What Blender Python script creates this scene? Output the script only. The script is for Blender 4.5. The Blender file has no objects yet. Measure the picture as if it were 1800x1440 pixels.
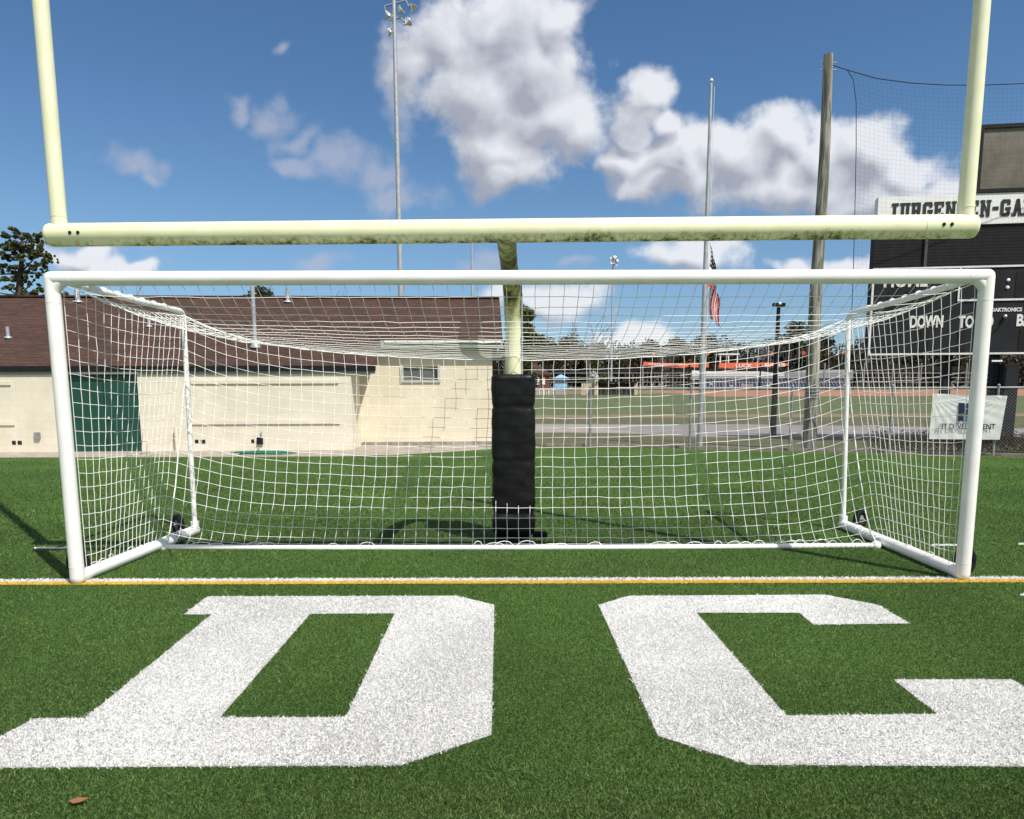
import bpy, math, random
import numpy as np
from mathutils import Vector, Matrix
R = math.radians
scene = bpy.context.scene
col = scene.collection
random.seed(7); rng = np.random.default_rng(11)

# ------------------------------------------------------------------ camera
PITCH, YAW, ROLL, CH, CD, CX, CY, F = .1385, .0051, .0033, 1.6173, 6.0586, -.1074, 864.04, 1300.
c_, s_ = math.cos(YAW), math.sin(YAW); cp, sp = math.cos(PITCH), math.sin(PITCH); cr, sr = math.cos(ROLL), math.sin(ROLL)
AX = Vector((c_, -s_, 0)); AY = Vector((cp*s_, cp*c_, -sp)); AZ = Vector((sp*s_, sp*c_, cp))
CR = AX*cr - AZ*sr; CU = AX*sr + AZ*cr; CF = AY
CAM = Vector((CX, -CD, CH))
cam = bpy.data.cameras.new("camera"); camo = bpy.data.objects.new("camera", cam); col.objects.link(camo)
m = Matrix.Identity(4)
for i in range(3):
    m[i][0] = CR[i]; m[i][1] = CU[i]; m[i][2] = -CF[i]; m[i][3] = CAM[i]
camo.matrix_world = m
cam.sensor_width = 36; cam.lens = 36*F/1800; cam.shift_y = (CY-720)/1800; cam.clip_end = 3000; cam.clip_start = .1
scene.camera = camo

def ray(px, py):
    return CF + CR*((px-900)/F) + CU*((CY-py)/F)
def atY(px, py, Y):
    r = ray(px, py); return CAM + r*((Y-CAM.y)/r.y)
def G(px, py, z=0.):
    r = ray(px, py); return CAM + r*((z-CAM.z)/r.z)
def gz(Y):
    return max(0., min(Y, 150.)-36.)*.0125

# ------------------------------------------------------------------ light
SUN_EL = R(54.0); shx, shy = -.655, .756          # shadows fall back-left
to_sun = Vector((-shx*math.cos(SUN_EL), -shy*math.cos(SUN_EL), math.sin(SUN_EL)))
sun = bpy.data.lights.new("sun", 'SUN'); sun.energy = 4.3; sun.angle = R(.53); sun.color = (1., .955, .88)
suno = bpy.data.objects.new("sun", sun); col.objects.link(suno)
suno.rotation_euler = (-to_sun).to_track_quat('-Z', 'Y').to_euler()
suno.location = (4, -8, 20)
scene.view_settings.view_transform = 'Standard'; scene.view_settings.look = 'None'
scene.view_settings.exposure = 0.35; scene.view_settings.gamma = 1.
scene.cycles.max_bounces = 6; scene.cycles.transparent_max_bounces = 16

world = bpy.data.worlds.new("World"); scene.world = world; world.use_nodes = True
world.cycles.sampling_method = 'MANUAL'; world.cycles.sample_map_resolution = 512
wt = world.node_tree; wt.nodes.clear()
def N(tree, t, **kw):
    n = tree.nodes.new(t)
    for k, v in kw.items(): setattr(n, k, v)
    return n
def math_(tree, op, a, b=None, c=None, clamp=False):
    n = N(tree, 'ShaderNodeMath', operation=op, use_clamp=clamp)
    for i, v in enumerate((a, b, c)):
        if v is None: continue
        if isinstance(v, (int, float)): n.inputs[i].default_value = v
        else: tree.links.new(v, n.inputs[i])
    return n.outputs[0]
def maprange(tree, v, a, b, c=0., d=1., smooth=True):
    n = N(tree, 'ShaderNodeMapRange', interpolation_type='SMOOTHSTEP' if smooth else 'LINEAR')
    tree.links.new(v, n.inputs[0])
    for i, q in enumerate((a, b, c, d)): n.inputs[i+1].default_value = q
    return n.outputs[0]
# cumulus blobs: (px, py, rx, ry) in the direction they were seen, turned into view directions
big = [(880,40,150,90),(800,70,110,90),(930,110,110,100),(860,160,130,90),(960,200,110,80),(890,250,100,70),(900,290,70,50),(1010,220,70,50),
       (980,40,50,60),(740,110,55,70),
       (1142,162,52,44),(1122,200,46,36),(1165,222,40,30),(1105,235,40,30),(1200,262,46,30),
       (1290,270,110,60),(1370,250,70,50),(1440,270,90,55),(1530,270,80,60),(1600,300,90,45),(1190,290,100,50),(1090,290,55,35),
       (1400,320,220,50),(1560,345,150,40),(1150,325,80,22),(1690,330,60,30),
       (1225,450,100,34),(1490,462,70,22),(1560,470,60,20),(1420,468,50,12),(126,458,56,34),(140,440,36,26),(170,472,56,22),(228,472,42,18),(950,525,110,34),(1120,600,90,22)]
wisp = [(485,215,44,26),(420,190,22,22),(575,290,42,30),(525,300,22,18),(650,305,55,32),(235,280,45,22),(262,298,22,14),(680,100,24,55),(497,85,18,14),
        (130,440,62,30),(270,440,42,14),(555,464,46,20),(838,466,50,16),(230,470,60,18),(1000,455,60,14),(700,190,26,60),(530,250,40,20),(690,340,60,20)]
def uv(px, py):
    r = ray(px, py); return r.x/r.y, r.z/r.y
def cloud_group(name, blobs, k=.2):
    """how deep a view direction lies inside the nearest cloud lobe"""
    g = bpy.data.node_groups.new(name, 'ShaderNodeTree')
    g.interface.new_socket('P', in_out='INPUT', socket_type='NodeSocketVector')
    g.interface.new_socket('D', in_out='OUTPUT', socket_type='NodeSocketFloat')
    gi = N(g, 'NodeGroupInput'); go = N(g, 'NodeGroupOutput'); L = g.links.new; acc = None
    for (px, py, rx, ry) in blobs:
        u, v = uv(px, py); su, sv = F/rx, F/ry
        a = N(g, 'ShaderNodeVectorMath', operation='MULTIPLY_ADD'); L(gi.outputs[0], a.inputs[0])
        a.inputs[1].default_value = (su, sv, 0); a.inputs[2].default_value = (-u*su, -v*sv, 0)
        l = N(g, 'ShaderNodeVectorMath', operation='LENGTH'); L(a.outputs[0], l.inputs[0])
        acc = l.outputs['Value'] if acc is None else math_(g, 'SMOOTH_MIN', acc, l.outputs['Value'], k)
    L(math_(g, 'SUBTRACT', 1.0, acc), go.inputs[0]); return g
tc = N(wt, 'ShaderNodeTexCoord'); sep = N(wt, 'ShaderNodeSeparateXYZ'); wt.links.new(tc.outputs['Generated'], sep.inputs[0])
yy = math_(wt, 'MAXIMUM', sep.outputs[1], .08)
cmb = N(wt, 'ShaderNodeCombineXYZ')
wt.links.new(math_(wt, 'DIVIDE', sep.outputs[0], yy), cmb.inputs[0]); wt.links.new(math_(wt, 'DIVIDE', sep.outputs[2], yy), cmb.inputs[1])
front = maprange(wt, sep.outputs[1], .1, .25)
def vadd(a, off):
    n = N(wt, 'ShaderNodeVectorMath', operation='ADD'); wt.links.new(a, n.inputs[0])
    if isinstance(off, tuple): n.inputs[1].default_value = off
    else: wt.links.new(off, n.inputs[1])
    return n.outputs[0]
def noise2(P, sc, det, rough=.6):
    n = N(wt, 'ShaderNodeTexNoise', noise_dimensions='2D'); n.inputs['Scale'].default_value = sc; n.inputs['Detail'].default_value = det; n.inputs['Roughness'].default_value = rough
    wt.links.new(P, n.inputs['Vector']); return n
P0 = cmb.outputs[0]
wn = noise2(P0, 9., 2.); wv = N(wt, 'ShaderNodeVectorMath', operation='MULTIPLY_ADD'); wt.links.new(wn.outputs['Color'], wv.inputs[0])
wv.inputs[1].default_value = (.075, .075, 0); wv.inputs[2].default_value = (-.0375, -.0375, 0)
gb = cloud_group('cumulus', big); gw = cloud_group('wisps', wisp)
PW = vadd(P0, wv.outputs[0]); OFF = (.014, .024, 0); PW1 = vadd(PW, OFF)
def inst(g, P):
    n = N(wt, 'ShaderNodeGroup'); n.node_tree = g; wt.links.new(P, n.inputs[0]); return n.outputs[0]
nz0 = noise2(P0, 15., 7., .60).outputs['Fac']; nz1 = noise2(vadd(P0, OFF), 15., 4., .60).outputs['Fac']
B0 = inst(gb, PW); B1 = inst(gb, PW1)
D0 = math_(wt, 'MULTIPLY_ADD', math_(wt, 'SUBTRACT', nz0, .5), 1.35, B0)
W0 = math_(wt, 'MULTIPLY_ADD', math_(wt, 'SUBTRACT', nz0, .5), 2.6, inst(gw, PW))
mask = maprange(wt, D0, -.20, .46)
thin = maprange(wt, B0, .0, .9)                      # the deeper, the greyer
lit = math_(wt, 'MULTIPLY_ADD', math_(wt, 'SUBTRACT', B0, B1), 1.3, .56)
lit = math_(wt, 'MULTIPLY_ADD', math_(wt, 'SUBTRACT', nz0, nz1), .9, lit)
lit = math_(wt, 'MULTIPLY_ADD', thin, -.16, lit)
lit = math_(wt, 'ADD', lit, 0., clamp=True)
wmask = math_(wt, 'MULTIPLY', maprange(wt, W0, -.45, .9), .62)
sky = N(wt, 'ShaderNodeTexSky', sky_type='NISHITA'); sky.sun_disc = False
sky.sun_elevation = SUN_EL; sky.sun_rotation = math.atan2(to_sun.x, to_sun.y); sky.air_density = 1.0; sky.dust_density = .0; sky.ozone_density = 3.2
bg = N(wt, 'ShaderNodeBackground'); bg.inputs[1].default_value = .082
hsv = N(wt, 'ShaderNodeHueSaturation'); hsv.inputs['Saturation'].default_value = 1.16; hsv.inputs['Value'].default_value = 1.0
wt.links.new(sky.outputs[0], hsv.inputs['Color'])
cm = N(wt, 'ShaderNodeMix', data_type='RGBA'); 
cm.inputs['A'].default_value = (3.7, 3.95, 4.7, 1); cm.inputs['B'].default_value = (8.0, 8.2, 8.7, 1)
wt.links.new(lit, cm.inputs['Factor'])
m1 = N(wt, 'ShaderNodeMix', data_type='RGBA'); 
elev = maprange(wt, sep.outputs[2], .0, .22); hz = N(wt, 'ShaderNodeMix', data_type='RGBA'); hz.inputs['A'].default_value = (.60, .72, .92, 1); hz.inputs['B'].default_value = (1, 1, 1, 1)
wt.links.new(elev, hz.inputs['Factor']); hm = N(wt, 'ShaderNodeMix', data_type='RGBA', blend_type='MULTIPLY'); hm.inputs['Factor'].default_value = 1.
wt.links.new(hsv.outputs[0], hm.inputs['A']); wt.links.new(hz.outputs['Result'], hm.inputs['B']); wt.links.new(hm.outputs['Result'], m1.inputs['A']); m1.inputs['B'].default_value = (4.6, 4.9, 6.0, 1)
wt.links.new(math_(wt, 'MULTIPLY', wmask, front), m1.inputs['Factor'])
m2 = N(wt, 'ShaderNodeMix', data_type='RGBA'); wt.links.new(m1.outputs['Result'], m2.inputs['A']); wt.links.new(cm.outputs['Result'], m2.inputs['B'])
wt.links.new(math_(wt, 'MULTIPLY', mask, math_(wt, 'MULTIPLY', front, .97)), m2.inputs['Factor'])
# broken cloud added overhead and behind the viewer, unseen, to whiten fill light
n3 = N(wt, 'ShaderNodeTexNoise'); n3.inputs['Scale'].default_value = 2.6; n3.inputs['Detail'].default_value = 4.; wt.links.new(tc.outputs['Generated'], n3.inputs['Vector'])
rest_ = math_(wt, 'MAXIMUM', maprange(wt, sep.outputs[1], .25, -.15), maprange(wt, sep.outputs[2], .62, .8))
m3 = N(wt, 'ShaderNodeMix', data_type='RGBA'); wt.links.new(m2.outputs['Result'], m3.inputs['A']); m3.inputs['B'].default_value = (7.6, 7.4, 7.2, 1)
wt.links.new(math_(wt, 'MULTIPLY', rest_, maprange(wt, n3.outputs['Fac'], .42, .58)), m3.inputs['Factor'])
wt.links.new(m3.outputs['Result'], bg.inputs[0])
wo = N(wt, 'ShaderNodeOutputWorld'); wt.links.new(bg.outputs[0], wo.inputs[0])

# ------------------------------------------------------------------ materials
def mat(name, c, rough=.6, c2=None, scale=8., detail=6., bump=0., bscale=None, metal=0., lo=.35, hi=.65, spec=.5, stretch=(1, 1, 1), trans=0.):
    M = bpy.data.materials.new(name); M.use_nodes = True; t = M.node_tree; b = t.nodes['Principled BSDF']
    b.inputs['Base Color'].default_value = (*c, 1); b.inputs['Roughness'].default_value = rough; b.inputs['Metallic'].default_value = metal
    b.inputs['Specular IOR Level'].default_value = spec
    tc = N(t, 'ShaderNodeTexCoord'); mp = N(t, 'ShaderNodeMapping'); mp.inputs['Scale'].default_value = stretch
    t.links.new(tc.outputs['Object'], mp.inputs[0])
    if c2 is not None:
        n = N(t, 'ShaderNodeTexNoise'); n.inputs['Scale'].default_value = scale; n.inputs['Detail'].default_value = detail; n.inputs['Roughness'].default_value = .6
        t.links.new(mp.outputs[0], n.inputs['Vector'])
        f = maprange(t, n.outputs['Fac'], lo, hi)
        mx = N(t, 'ShaderNodeMix', data_type='RGBA'); mx.inputs['A'].default_value = (*c, 1); mx.inputs['B'].default_value = (*c2, 1)
        t.links.new(f, mx.inputs['Factor']); t.links.new(mx.outputs['Result'], b.inputs['Base Color'])
        M['mix'] = mx.name
    if bump:
        n2 = N(t, 'ShaderNodeTexNoise'); n2.inputs['Scale'].default_value = bscale or scale; n2.inputs['Detail'].default_value = 6
        t.links.new(mp.outputs[0], n2.inputs['Vector'])
        bp = N(t, 'ShaderNodeBump'); bp.inputs['Strength'].default_value = bump; bp.inputs['Distance'].default_value = .02
        t.links.new(n2.outputs['Fac'], bp.inputs['Height']); t.links.new(bp.outputs[0], b.inputs['Normal'])
    return M
def tint_mat(name, c, c2, rough=.6, spec=.3):
    """colour picked per blade / leaf by a point attribute"""
    M = bpy.data.materials.new(name); M.use_nodes = True; t = M.node_tree; b = t.nodes['Principled BSDF']
    at = N(t, 'ShaderNodeAttribute', attribute_name='tint'); cr_ = N(t, 'ShaderNodeMix', data_type='RGBA')
    cr_.inputs['A'].default_value = (*c, 1); cr_.inputs['B'].default_value = (*c2, 1)
    t.links.new(at.outputs['Fac'], cr_.inputs['Factor']); t.links.new(cr_.outputs['Result'], b.inputs['Base Color'])
    b.inputs['Roughness'].default_value = rough; b.inputs['Specular IOR Level'].default_value = spec
    return M
M_white = mat('white_enamel', (.86, .855, .83), .35, (.79, .785, .76), 3, bump=.02)
M_netw = mat('white_cord', (.90, .90, .88), .8)
M_black = mat('black_rubber', (.005, .005, .006), .8, (.010, .010, .010), 20, spec=.2)
M_vinyl = mat('black_vinyl', (.004, .004, .005), .42, (.008, .008, .009), 6, bump=.3, bscale=9, spec=.25)
M_blackm = mat('black_metal', (.007, .007, .008), .65, (.012, .012, .013), 5, spec=.25)
M_char = mat('charcoal_panel', (.012, .013, .017), .7, (.017, .018, .022), 2, spec=.25)
M_charc = mat('charcoal_frame', (.05, .052, .056), .6)
M_galv = mat('galvanised', (.36, .38, .40), .5, (.46, .48, .50), 6, metal=.35)
M_galvd = mat('weathered_galvanised', (.22, .23, .24), .6, (.32, .33, .34), 8, metal=.3)
M_silver = mat('lamp_reflector', (.72, .73, .74), .25, (.6, .6, .6), 5, metal=.4)
M_sign = mat('sign_white', (.84, .84, .82), .5, (.78, .78, .77), 3)
M_sign2 = mat('aged_white', (.50, .50, .47), .7, (.42, .42, .40), 5)
M_wht = mat('white_paint', (.8, .8, .78), .5, (.7, .7, .68), 4)
M_grey = mat('grey_paint', (.30, .31, .32), .6, (.38, .38, .38), 4)
M_trim = mat('grey_green_trim', (.30, .32, .28), .7, (.25, .27, .24), 3)
M_wood = mat('weathered_pole_wood', (.33, .32, .27), .9, (.11, .105, .088), 12, bump=.9, bscale=22, stretch=(1, 1, .09), lo=.4, hi=.6)
M_roof = mat('roof_shingle', (.080, .038, .026), .95, (.045, .023, .016), 5, bump=.6, bscale=20, stretch=(.5, 2.5, 2.5), lo=.3, hi=.7)
M_wall = mat('cream_block', (.74, .69, .57), .85, (.67, .62, .50), 1.2, bump=.15, bscale=25)
M_wingw = mat('cream_block_warm', (.76, .69, .53), .85, (.69, .62, .47), 1.2, bump=.15, bscale=25)
M_door = mat('green_door', (.006, .055, .036), .45, (.009, .065, .045), 2)
M_dark = mat('dark_hollow', (.01, .01, .01), .9)
M_glass = mat('window_glass', (.10, .105, .10), .3, (.13, .135, .13), 3)
M_conc = mat('concrete', (.40, .35, .29), .9, (.27, .235, .20), 3, bump=.3, bscale=30)
M_kerb = mat('kerb_concrete', (.34, .31, .26), .9, (.2, .18, .15), 4, bump=.3, bscale=30)
M_asph = mat('asphalt_path', (.20, .185, .18), .9, (.27, .25, .24), 1.2, bump=.3, bscale=60)
M_path = mat('pale_path', (.36, .31, .28), .9, (.28, .24, .21), 1.5, bump=.3, bscale=60)
M_dry = mat('winter_grass', (.125, .115, .045), .95, (.06, .07, .022), 1.3, detail=12, bump=.8, bscale=40, lo=.3, hi=.7)
M_field = mat('ballfield_grass', (.072, .100, .024), .95, (.10, .12, .034), .35, detail=12, bump=.6, bscale=30)
M_dirt = mat('infield_clay', (.30, .135, .075), .95, (.36, .19, .12), .4, detail=8)
M_track = mat('warning_track', (.24, .16, .10), .95, (.17, .14, .07), .8)
M_orange = mat('orange_banner', (.75, .16, .07), .7, (.6, .12, .06), 3)
M_red = mat('red_flag', (.7, .06, .04), .7)
M_blue = mat('blue_seat', (.012, .022, .06), .5, (.02, .035, .09), 3)
M_sky = mat('blue_hut', (.20, .42, .66), .6, (.3, .52, .72), 2)
M_brick = mat('far_brick', (.17, .07, .05), .9, (.12, .05, .04), 2)
M_tan = mat('tan_wall', (.58, .46, .33), .9, (.5, .4, .28), 2)
M_bark = mat('bark', (.09, .065, .045), .95, (.05, .035, .025), 6, bump=.6, bscale=15)
M_bare = mat('bare_twigs', (.16, .135, .115), .95, (.11, .09, .075), 2)
M_dirtn = mat('navy_print', (.008, .02, .06), .6)
M_teal = mat('teal_print', (.03, .18, .27), .6)
M_ink = mat('black_print', (.012, .012, .013), .6)
M_hose = mat('green_hose', (.01, .16, .09), .5)
M_mesh = mat('black_netting', (.015, .018, .03), .8)
M_leafb = mat('dead_leaf', (.25, .1, .04), .9)
M_scr = mat('video_screen', (.10, .085, .065), .6, (.17, .15, .125), 1.2, bump=.2, bscale=8)
# fluorescent-yellow goalpost paint with algae growing along the lower side
def post_mat(name, low):
    M = mat(name, (.80, .80, .54), .5, (.74, .75, .48), 6); t = M.node_tree; b = t.nodes['Principled BSDF']; mx = t.nodes[M['mix']]
    tc = N(t, 'ShaderNodeTexCoord'); sp_ = N(t, 'ShaderNodeSeparateXYZ'); t.links.new(tc.outputs['Object'], sp_.inputs[0])
    def noise(sc, st, det=8):
        mp = N(t, 'ShaderNodeMapping'); mp.inputs['Scale'].default_value = st; t.links.new(tc.outputs['Object'], mp.inputs[0])
        n = N(t, 'ShaderNodeTexNoise'); n.inputs['Scale'].default_value = sc; n.inputs['Detail'].default_value = det; n.inputs['Roughness'].default_value = .7
        t.links.new(mp.outputs[0], n.inputs['Vector']); return n.outputs['Fac']
    if low == 'bar':
        h = maprange(t, sp_.outputs[2], .02, -.088, 0, 1, False)
        ends = maprange(t, math_(t, 'ABSOLUTE', sp_.outputs[0]), 2.6, 3.5, 0, .22)
        h = math_(t, 'SUBTRACT', h, ends)
        a = math_(t, 'MULTIPLY', noise(22, (1.2, 1, .8)), 1.6); bb = math_(t, 'MULTIPLY', noise(2.2, (1, 1, 1), 3), .8)
        f = math_(t, 'ADD', math_(t, 'ADD', a, bb), math_(t, 'MULTIPLY', h, .85)); f1 = maprange(t, f, 1.60, 2.15); f2 = maprange(t, f, 1.98, 2.22)
    else:
        f = math_(t, 'ADD', noise(7, (1, 1, .35)), math_(t, 'MULTIPLY', maprange(t, sp_.outputs[2], 2.1, 2.55), .36))
        f1 = maprange(t, f, .60, .8); f2 = maprange(t, f, .78, .92)
    c1 = N(t, 'ShaderNodeMix', data_type='RGBA'); t.links.new(f1, c1.inputs['Factor']); t.links.new(mx.outputs['Result'], c1.inputs['A']); c1.inputs['B'].default_value = (.36, .37, .12, 1)
    c3 = N(t, 'ShaderNodeMix', data_type='RGBA'); t.links.new(f2, c3.inputs['Factor']); t.links.new(c1.outputs['Result'], c3.inputs['A']); c3.inputs['B'].default_value = (.035, .045, .012, 1)
    t.links.new(c3.outputs['Result'], b.inputs['Base Color']); return M
M_fluo = mat('faded_fluorescent_paint', (.76, .77, .55), .5, (.72, .73, .50), 6)
M_fbar = post_mat('stained_fluorescent_paint', 'bar'); M_fneck = post_mat('mossy_fluorescent_paint', 'neck')
# painted block walls: faint courses
for M in (M_wall, M_wingw):
    t = M.node_tree; b = t.nodes['Principled BSDF']; mx = t.nodes[M['mix']]
    tc = N(t, 'ShaderNodeTexCoord'); sx = N(t, 'ShaderNodeSeparateXYZ'); cx = N(t, 'ShaderNodeCombineXYZ'); t.links.new(tc.outputs['Object'], sx.inputs[0])
    t.links.new(sx.outputs[0], cx.inputs[0]); t.links.new(sx.outputs[2], cx.inputs[1])
    br = N(t, 'ShaderNodeTexBrick'); t.links.new(cx.outputs[0], br.inputs['Vector']); br.inputs['Scale'].default_value = 1.
    br.inputs['Brick Width'].default_value = .4; br.inputs['Row Height'].default_value = .2; br.inputs['Mortar Size'].default_value = .007
    br.inputs['Color1'].default_value = (1, 1, 1, 1); br.inputs['Color2'].default_value = (.95, .95, .95, 1); br.inputs['Mortar'].default_value = (.89, .88, .86, 1)
    mm = N(t, 'ShaderNodeMix', data_type='RGBA', blend_type='MULTIPLY'); mm.inputs['Factor'].default_value = 1.
    t.links.new(mx.outputs['Result'], mm.inputs['A']); t.links.new(br.outputs['Color'], mm.inputs['B']); t.links.new(mm.outputs['Result'], b.inputs['Base Color'])
# shingle courses
t = M_roof.node_tree; b = t.nodes['Principled BSDF']; mx = t.nodes[M_roof['mix']]
tc = N(t, 'ShaderNodeTexCoord'); br = N(t, 'ShaderNodeTexBrick'); t.links.new(tc.outputs['Object'], br.inputs['Vector']); br.inputs['Scale'].default_value = 1.
br.inputs['Brick Width'].default_value = .33; br.inputs['Row Height'].default_value = .16; br.inputs['Mortar Size'].default_value = .012
br.inputs['Color1'].default_value = (1.15, 1.1, 1.08, 1); br.inputs['Color2'].default_value = (.72, .72, .75, 1); br.inputs['Mortar'].default_value = (.5, .5, .5, 1)
mm = N(t, 'ShaderNodeMix', data_type='RGBA', blend_type='MULTIPLY'); mm.inputs['Factor'].default_value = 1.
t.links.new(mx.outputs['Result'], mm.inputs['A']); t.links.new(br.outputs['Color'], mm.inputs['B']); t.links.new(mm.outputs['Result'], b.inputs['Base Color'])
# turf
def turf_mat(name, a, b_, c, sc):
    M = bpy.data.materials.new(name); M.use_nodes = True; t = M.node_tree; b = t.nodes['Principled BSDF']; b.inputs['Roughness'].default_value = .85
    b.inputs['Specular IOR Level'].default_value = .2
    tc = N(t, 'ShaderNodeTexCoord')
    n = N(t, 'ShaderNodeTexNoise'); n.inputs['Scale'].default_value = sc; n.inputs['Detail'].default_value = 6; n.inputs['Roughness'].default_value = .75
    n2 = N(t, 'ShaderNodeTexNoise'); n2.inputs['Scale'].default_value = .7; n2.inputs['Detail'].default_value = 4
    t.links.new(tc.outputs['Object'], n.inputs['Vector']); t.links.new(tc.outputs['Object'], n2.inputs['Vector'])
    r = N(t, 'ShaderNodeValToRGB'); e = r.color_ramp.elements
    e[0].position = .36; e[0].color = (*a, 1); e[1].position = .66; e[1].color = (*c, 1); x = e.new(.5); x.color = (*b_, 1)
    t.links.new(n.outputs['Fac'], r.inputs[0])
    mm = N(t, 'ShaderNodeMix', data_type='RGBA', blend_type='MULTIPLY'); mm.inputs['Factor'].default_value = 1.
    v = maprange(t, n2.outputs['Fac'], .3, .7, .82, 1.15); t.links.new(r.outputs[0], mm.inputs['A']); t.links.new(v, mm.inputs['B'])
    t.links.new(mm.outputs['Result'], b.inputs['Base Color'])
    bp = N(t, 'ShaderNodeBump'); bp.inputs['Strength'].default_value = .7; bp.inputs['Distance'].default_value = .02
    t.links.new(n.outputs['Fac'], bp.inputs['Height']); t.links.new(bp.outputs[0], b.inputs['Normal']); return M
M_turf = turf_mat('artificial_turf', (.005, .016, .002), (.040, .092, .013), (.17, .29, .06), 90)
M_paint = turf_mat('painted_turf', (.16, .16, .16), (.62, .62, .60), (.92, .92, .9), 120)
M_gline = turf_mat('gold_painted_turf', (.3, .18, .02), (.66, .42, .05), (.78, .54, .12), 75)
M_blade = tint_mat('turf_blade', (.007, .029, .006), (.26, .38, .13), .8, .05)
M_bladew = tint_mat('painted_blade', (.20, .20, .21), (.95, .94, .91), .8, .1)
M_bladey = tint_mat('gold_blade', (.5, .31, .03), (.85, .60, .14), .7)

# ------------------------------------------------------------------ building helpers
def wloc(o):
    v = Vector((0, 0, 0))
    while o is not None: v += o.location; o = o.parent
    return v
def tag(o, label=None, cat=None, group=None, kind=None):
    if label: o['label'] = label
    if cat: o['category'] = cat
    if group: o['group'] = group
    if kind: o['kind'] = kind
    return o
def thing(name, loc, label, cat, group=None):
    o = bpy.data.objects.new(name, None); o.empty_display_size = .2; col.objects.link(o); o.location = loc
    return tag(o, label, cat, group)
def link_mesh(name, V, Fc, M, parent=None, smooth=False, tint=None):
    base = wloc(parent) if parent else Vector((0, 0, 0))
    me = bpy.data.meshes.new(name)
    V = np.asarray(V, float) - np.array(base)
    me.from_pydata(V.tolist(), [], Fc)
    if tint is not None:
        a = me.attributes.new('tint', 'FLOAT', 'POINT'); a.data.foreach_set('value', np.asarray(tint, np.float32))
    me.materials.append(M); me.update()
    if smooth: me.polygons.foreach_set('use_smooth', [True]*len(me.polygons))
    o = bpy.data.objects.new(name, me); col.objects.link(o)
    if parent: o.parent = parent
    return o
class MB:
    def __init__(s): s.v = []; s.f = []; s.sm = []
    def add(s, vs, fs, sm=False):
        n = len(s.v); s.v += [tuple(v) for v in vs]; s.f += [tuple(i+n for i in f) for f in fs]; s.sm += [sm]*len(fs); return s
    def box(s, a, b, M=None, bev=0.):
        x0, y0, z0 = [min(p, q) for p, q in zip(a, b)]; x1, y1, z1 = [max(p, q) for p, q in zip(a, b)]
        if bev:
            h = []
            for z, i in ((z0, bev), (z0+bev, 0), (z1-bev, 0), (z1, bev)):
                q = []
                for (cx_, cy_, sx_, sy_) in ((x0, y0, 1, 1), (x1, y0, -1, 1), (x1, y1, -1, -1), (x0, y1, 1, -1)):
                    pa = (cx_+sx_*(i if i else 0), cy_+sy_*(bev+i), z); pb = (cx_+sx_*(bev+i), cy_+sy_*(i if i else 0), z)
                    q += [pa, pb] if (cx_ == x0) == (cy_ == y0) else [pb, pa]
                h.append(q)
            vs = sum(h, []); fs = [tuple(reversed(range(8))), tuple(range(24, 32))]
            for k in range(3):
                for j in range(8): fs.append((k*8+j, k*8+(j+1) % 8, k*8+8+(j+1) % 8, k*8+8+j))
        else:
            vs = [(x0,y0,z0),(x1,y0,z0),(x1,y1,z0),(x0,y1,z0),(x0,y0,z1),(x1,y0,z1),(x1,y1,z1),(x0,y1,z1)]
            fs = [(3,2,1,0),(4,5,6,7),(0,1,5,4),(1,2,6,5),(2,3,7,6),(3,0,4,7)]
        if M is not None: vs = [M @ Vector(v) for v in vs]
        return s.add(vs, fs)
    def tube(s, path, r, n=12, caps=True, smooth=True):
        P = [Vector(p) for p in path]; k = len(P); rr = r if isinstance(r, (list, tuple)) else [r]*k
        vs = []; up = None
        for i, p in enumerate(P):
            d = (P[min(i+1, k-1)]-P[max(i-1, 0)]).normalized()
            if up is None: up = Vector((0, 0, 1)) if abs(d.z) < .9 else Vector((1, 0, 0))
            a = d.cross(up).normalized(); b = a.cross(d).normalized(); up = b
            for j in range(n):
                t = 2*math.pi*j/n; vs.append(p+(a*math.cos(t)+b*math.sin(t))*rr[i])
        fs = [(i*n+j, i*n+(j+1) % n, (i+1)*n+(j+1) % n, (i+1)*n+j) for i in range(k-1) for j in range(n)]
        s.add(vs, fs, smooth)
        if caps: s.add(vs[:n], [tuple(reversed(range(n)))]); s.add(vs[-n:], [tuple(range(n))])
        return s
    def lathe(s, prof, org, axis=(0, 0, 1), n=16, smooth=True):
        ax = Vector(axis).normalized(); u = ax.orthogonal().normalized(); w = ax.cross(u); org = Vector(org)
        vs = [org+ax*h+(u*math.cos(2*math.pi*j/n)+w*math.sin(2*math.pi*j/n))*r for (r, h) in prof for j in range(n)]
        fs = [(i*n+j, i*n+(j+1) % n, (i+1)*n+(j+1) % n, (i+1)*n+j) for i in range(len(prof)-1) for j in range(n)]
        s.add(vs, fs, smooth); return s
    def sphere(s, c, r, n=12):
        return s.lathe([(r*math.sin(math.pi*i/8)+1e-5, -r*math.cos(math.pi*i/8)) for i in range(9)], c, n=n)
    def slab(s, pts, off):
        """flat polygon with thickness: pts world, off vector"""
        k = len(pts); off = Vector(off); a = [Vector(p) for p in pts]; b = [p+off for p in a]
        s.add(a+b, [tuple(range(k)), tuple(reversed(range(k, 2*k)))]+[(i, i+k, (i+1) % k+k, (i+1) % k) for i in range(k)]); return s
    def build(s, name, M, parent=None):
        o = link_mesh(name, s.v, s.f, M, parent); o.data.polygons.foreach_set('use_smooth', s.sm); return o
def struct(name, pts, M, z=0., label=None):
    o = link_mesh(name, [(p[0], p[1], z+(gz(p[1]) if len(p) < 3 else 0)) for p in pts], [tuple(range(len(pts)))], M)
    o['kind'] = 'structure'; return o
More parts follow.
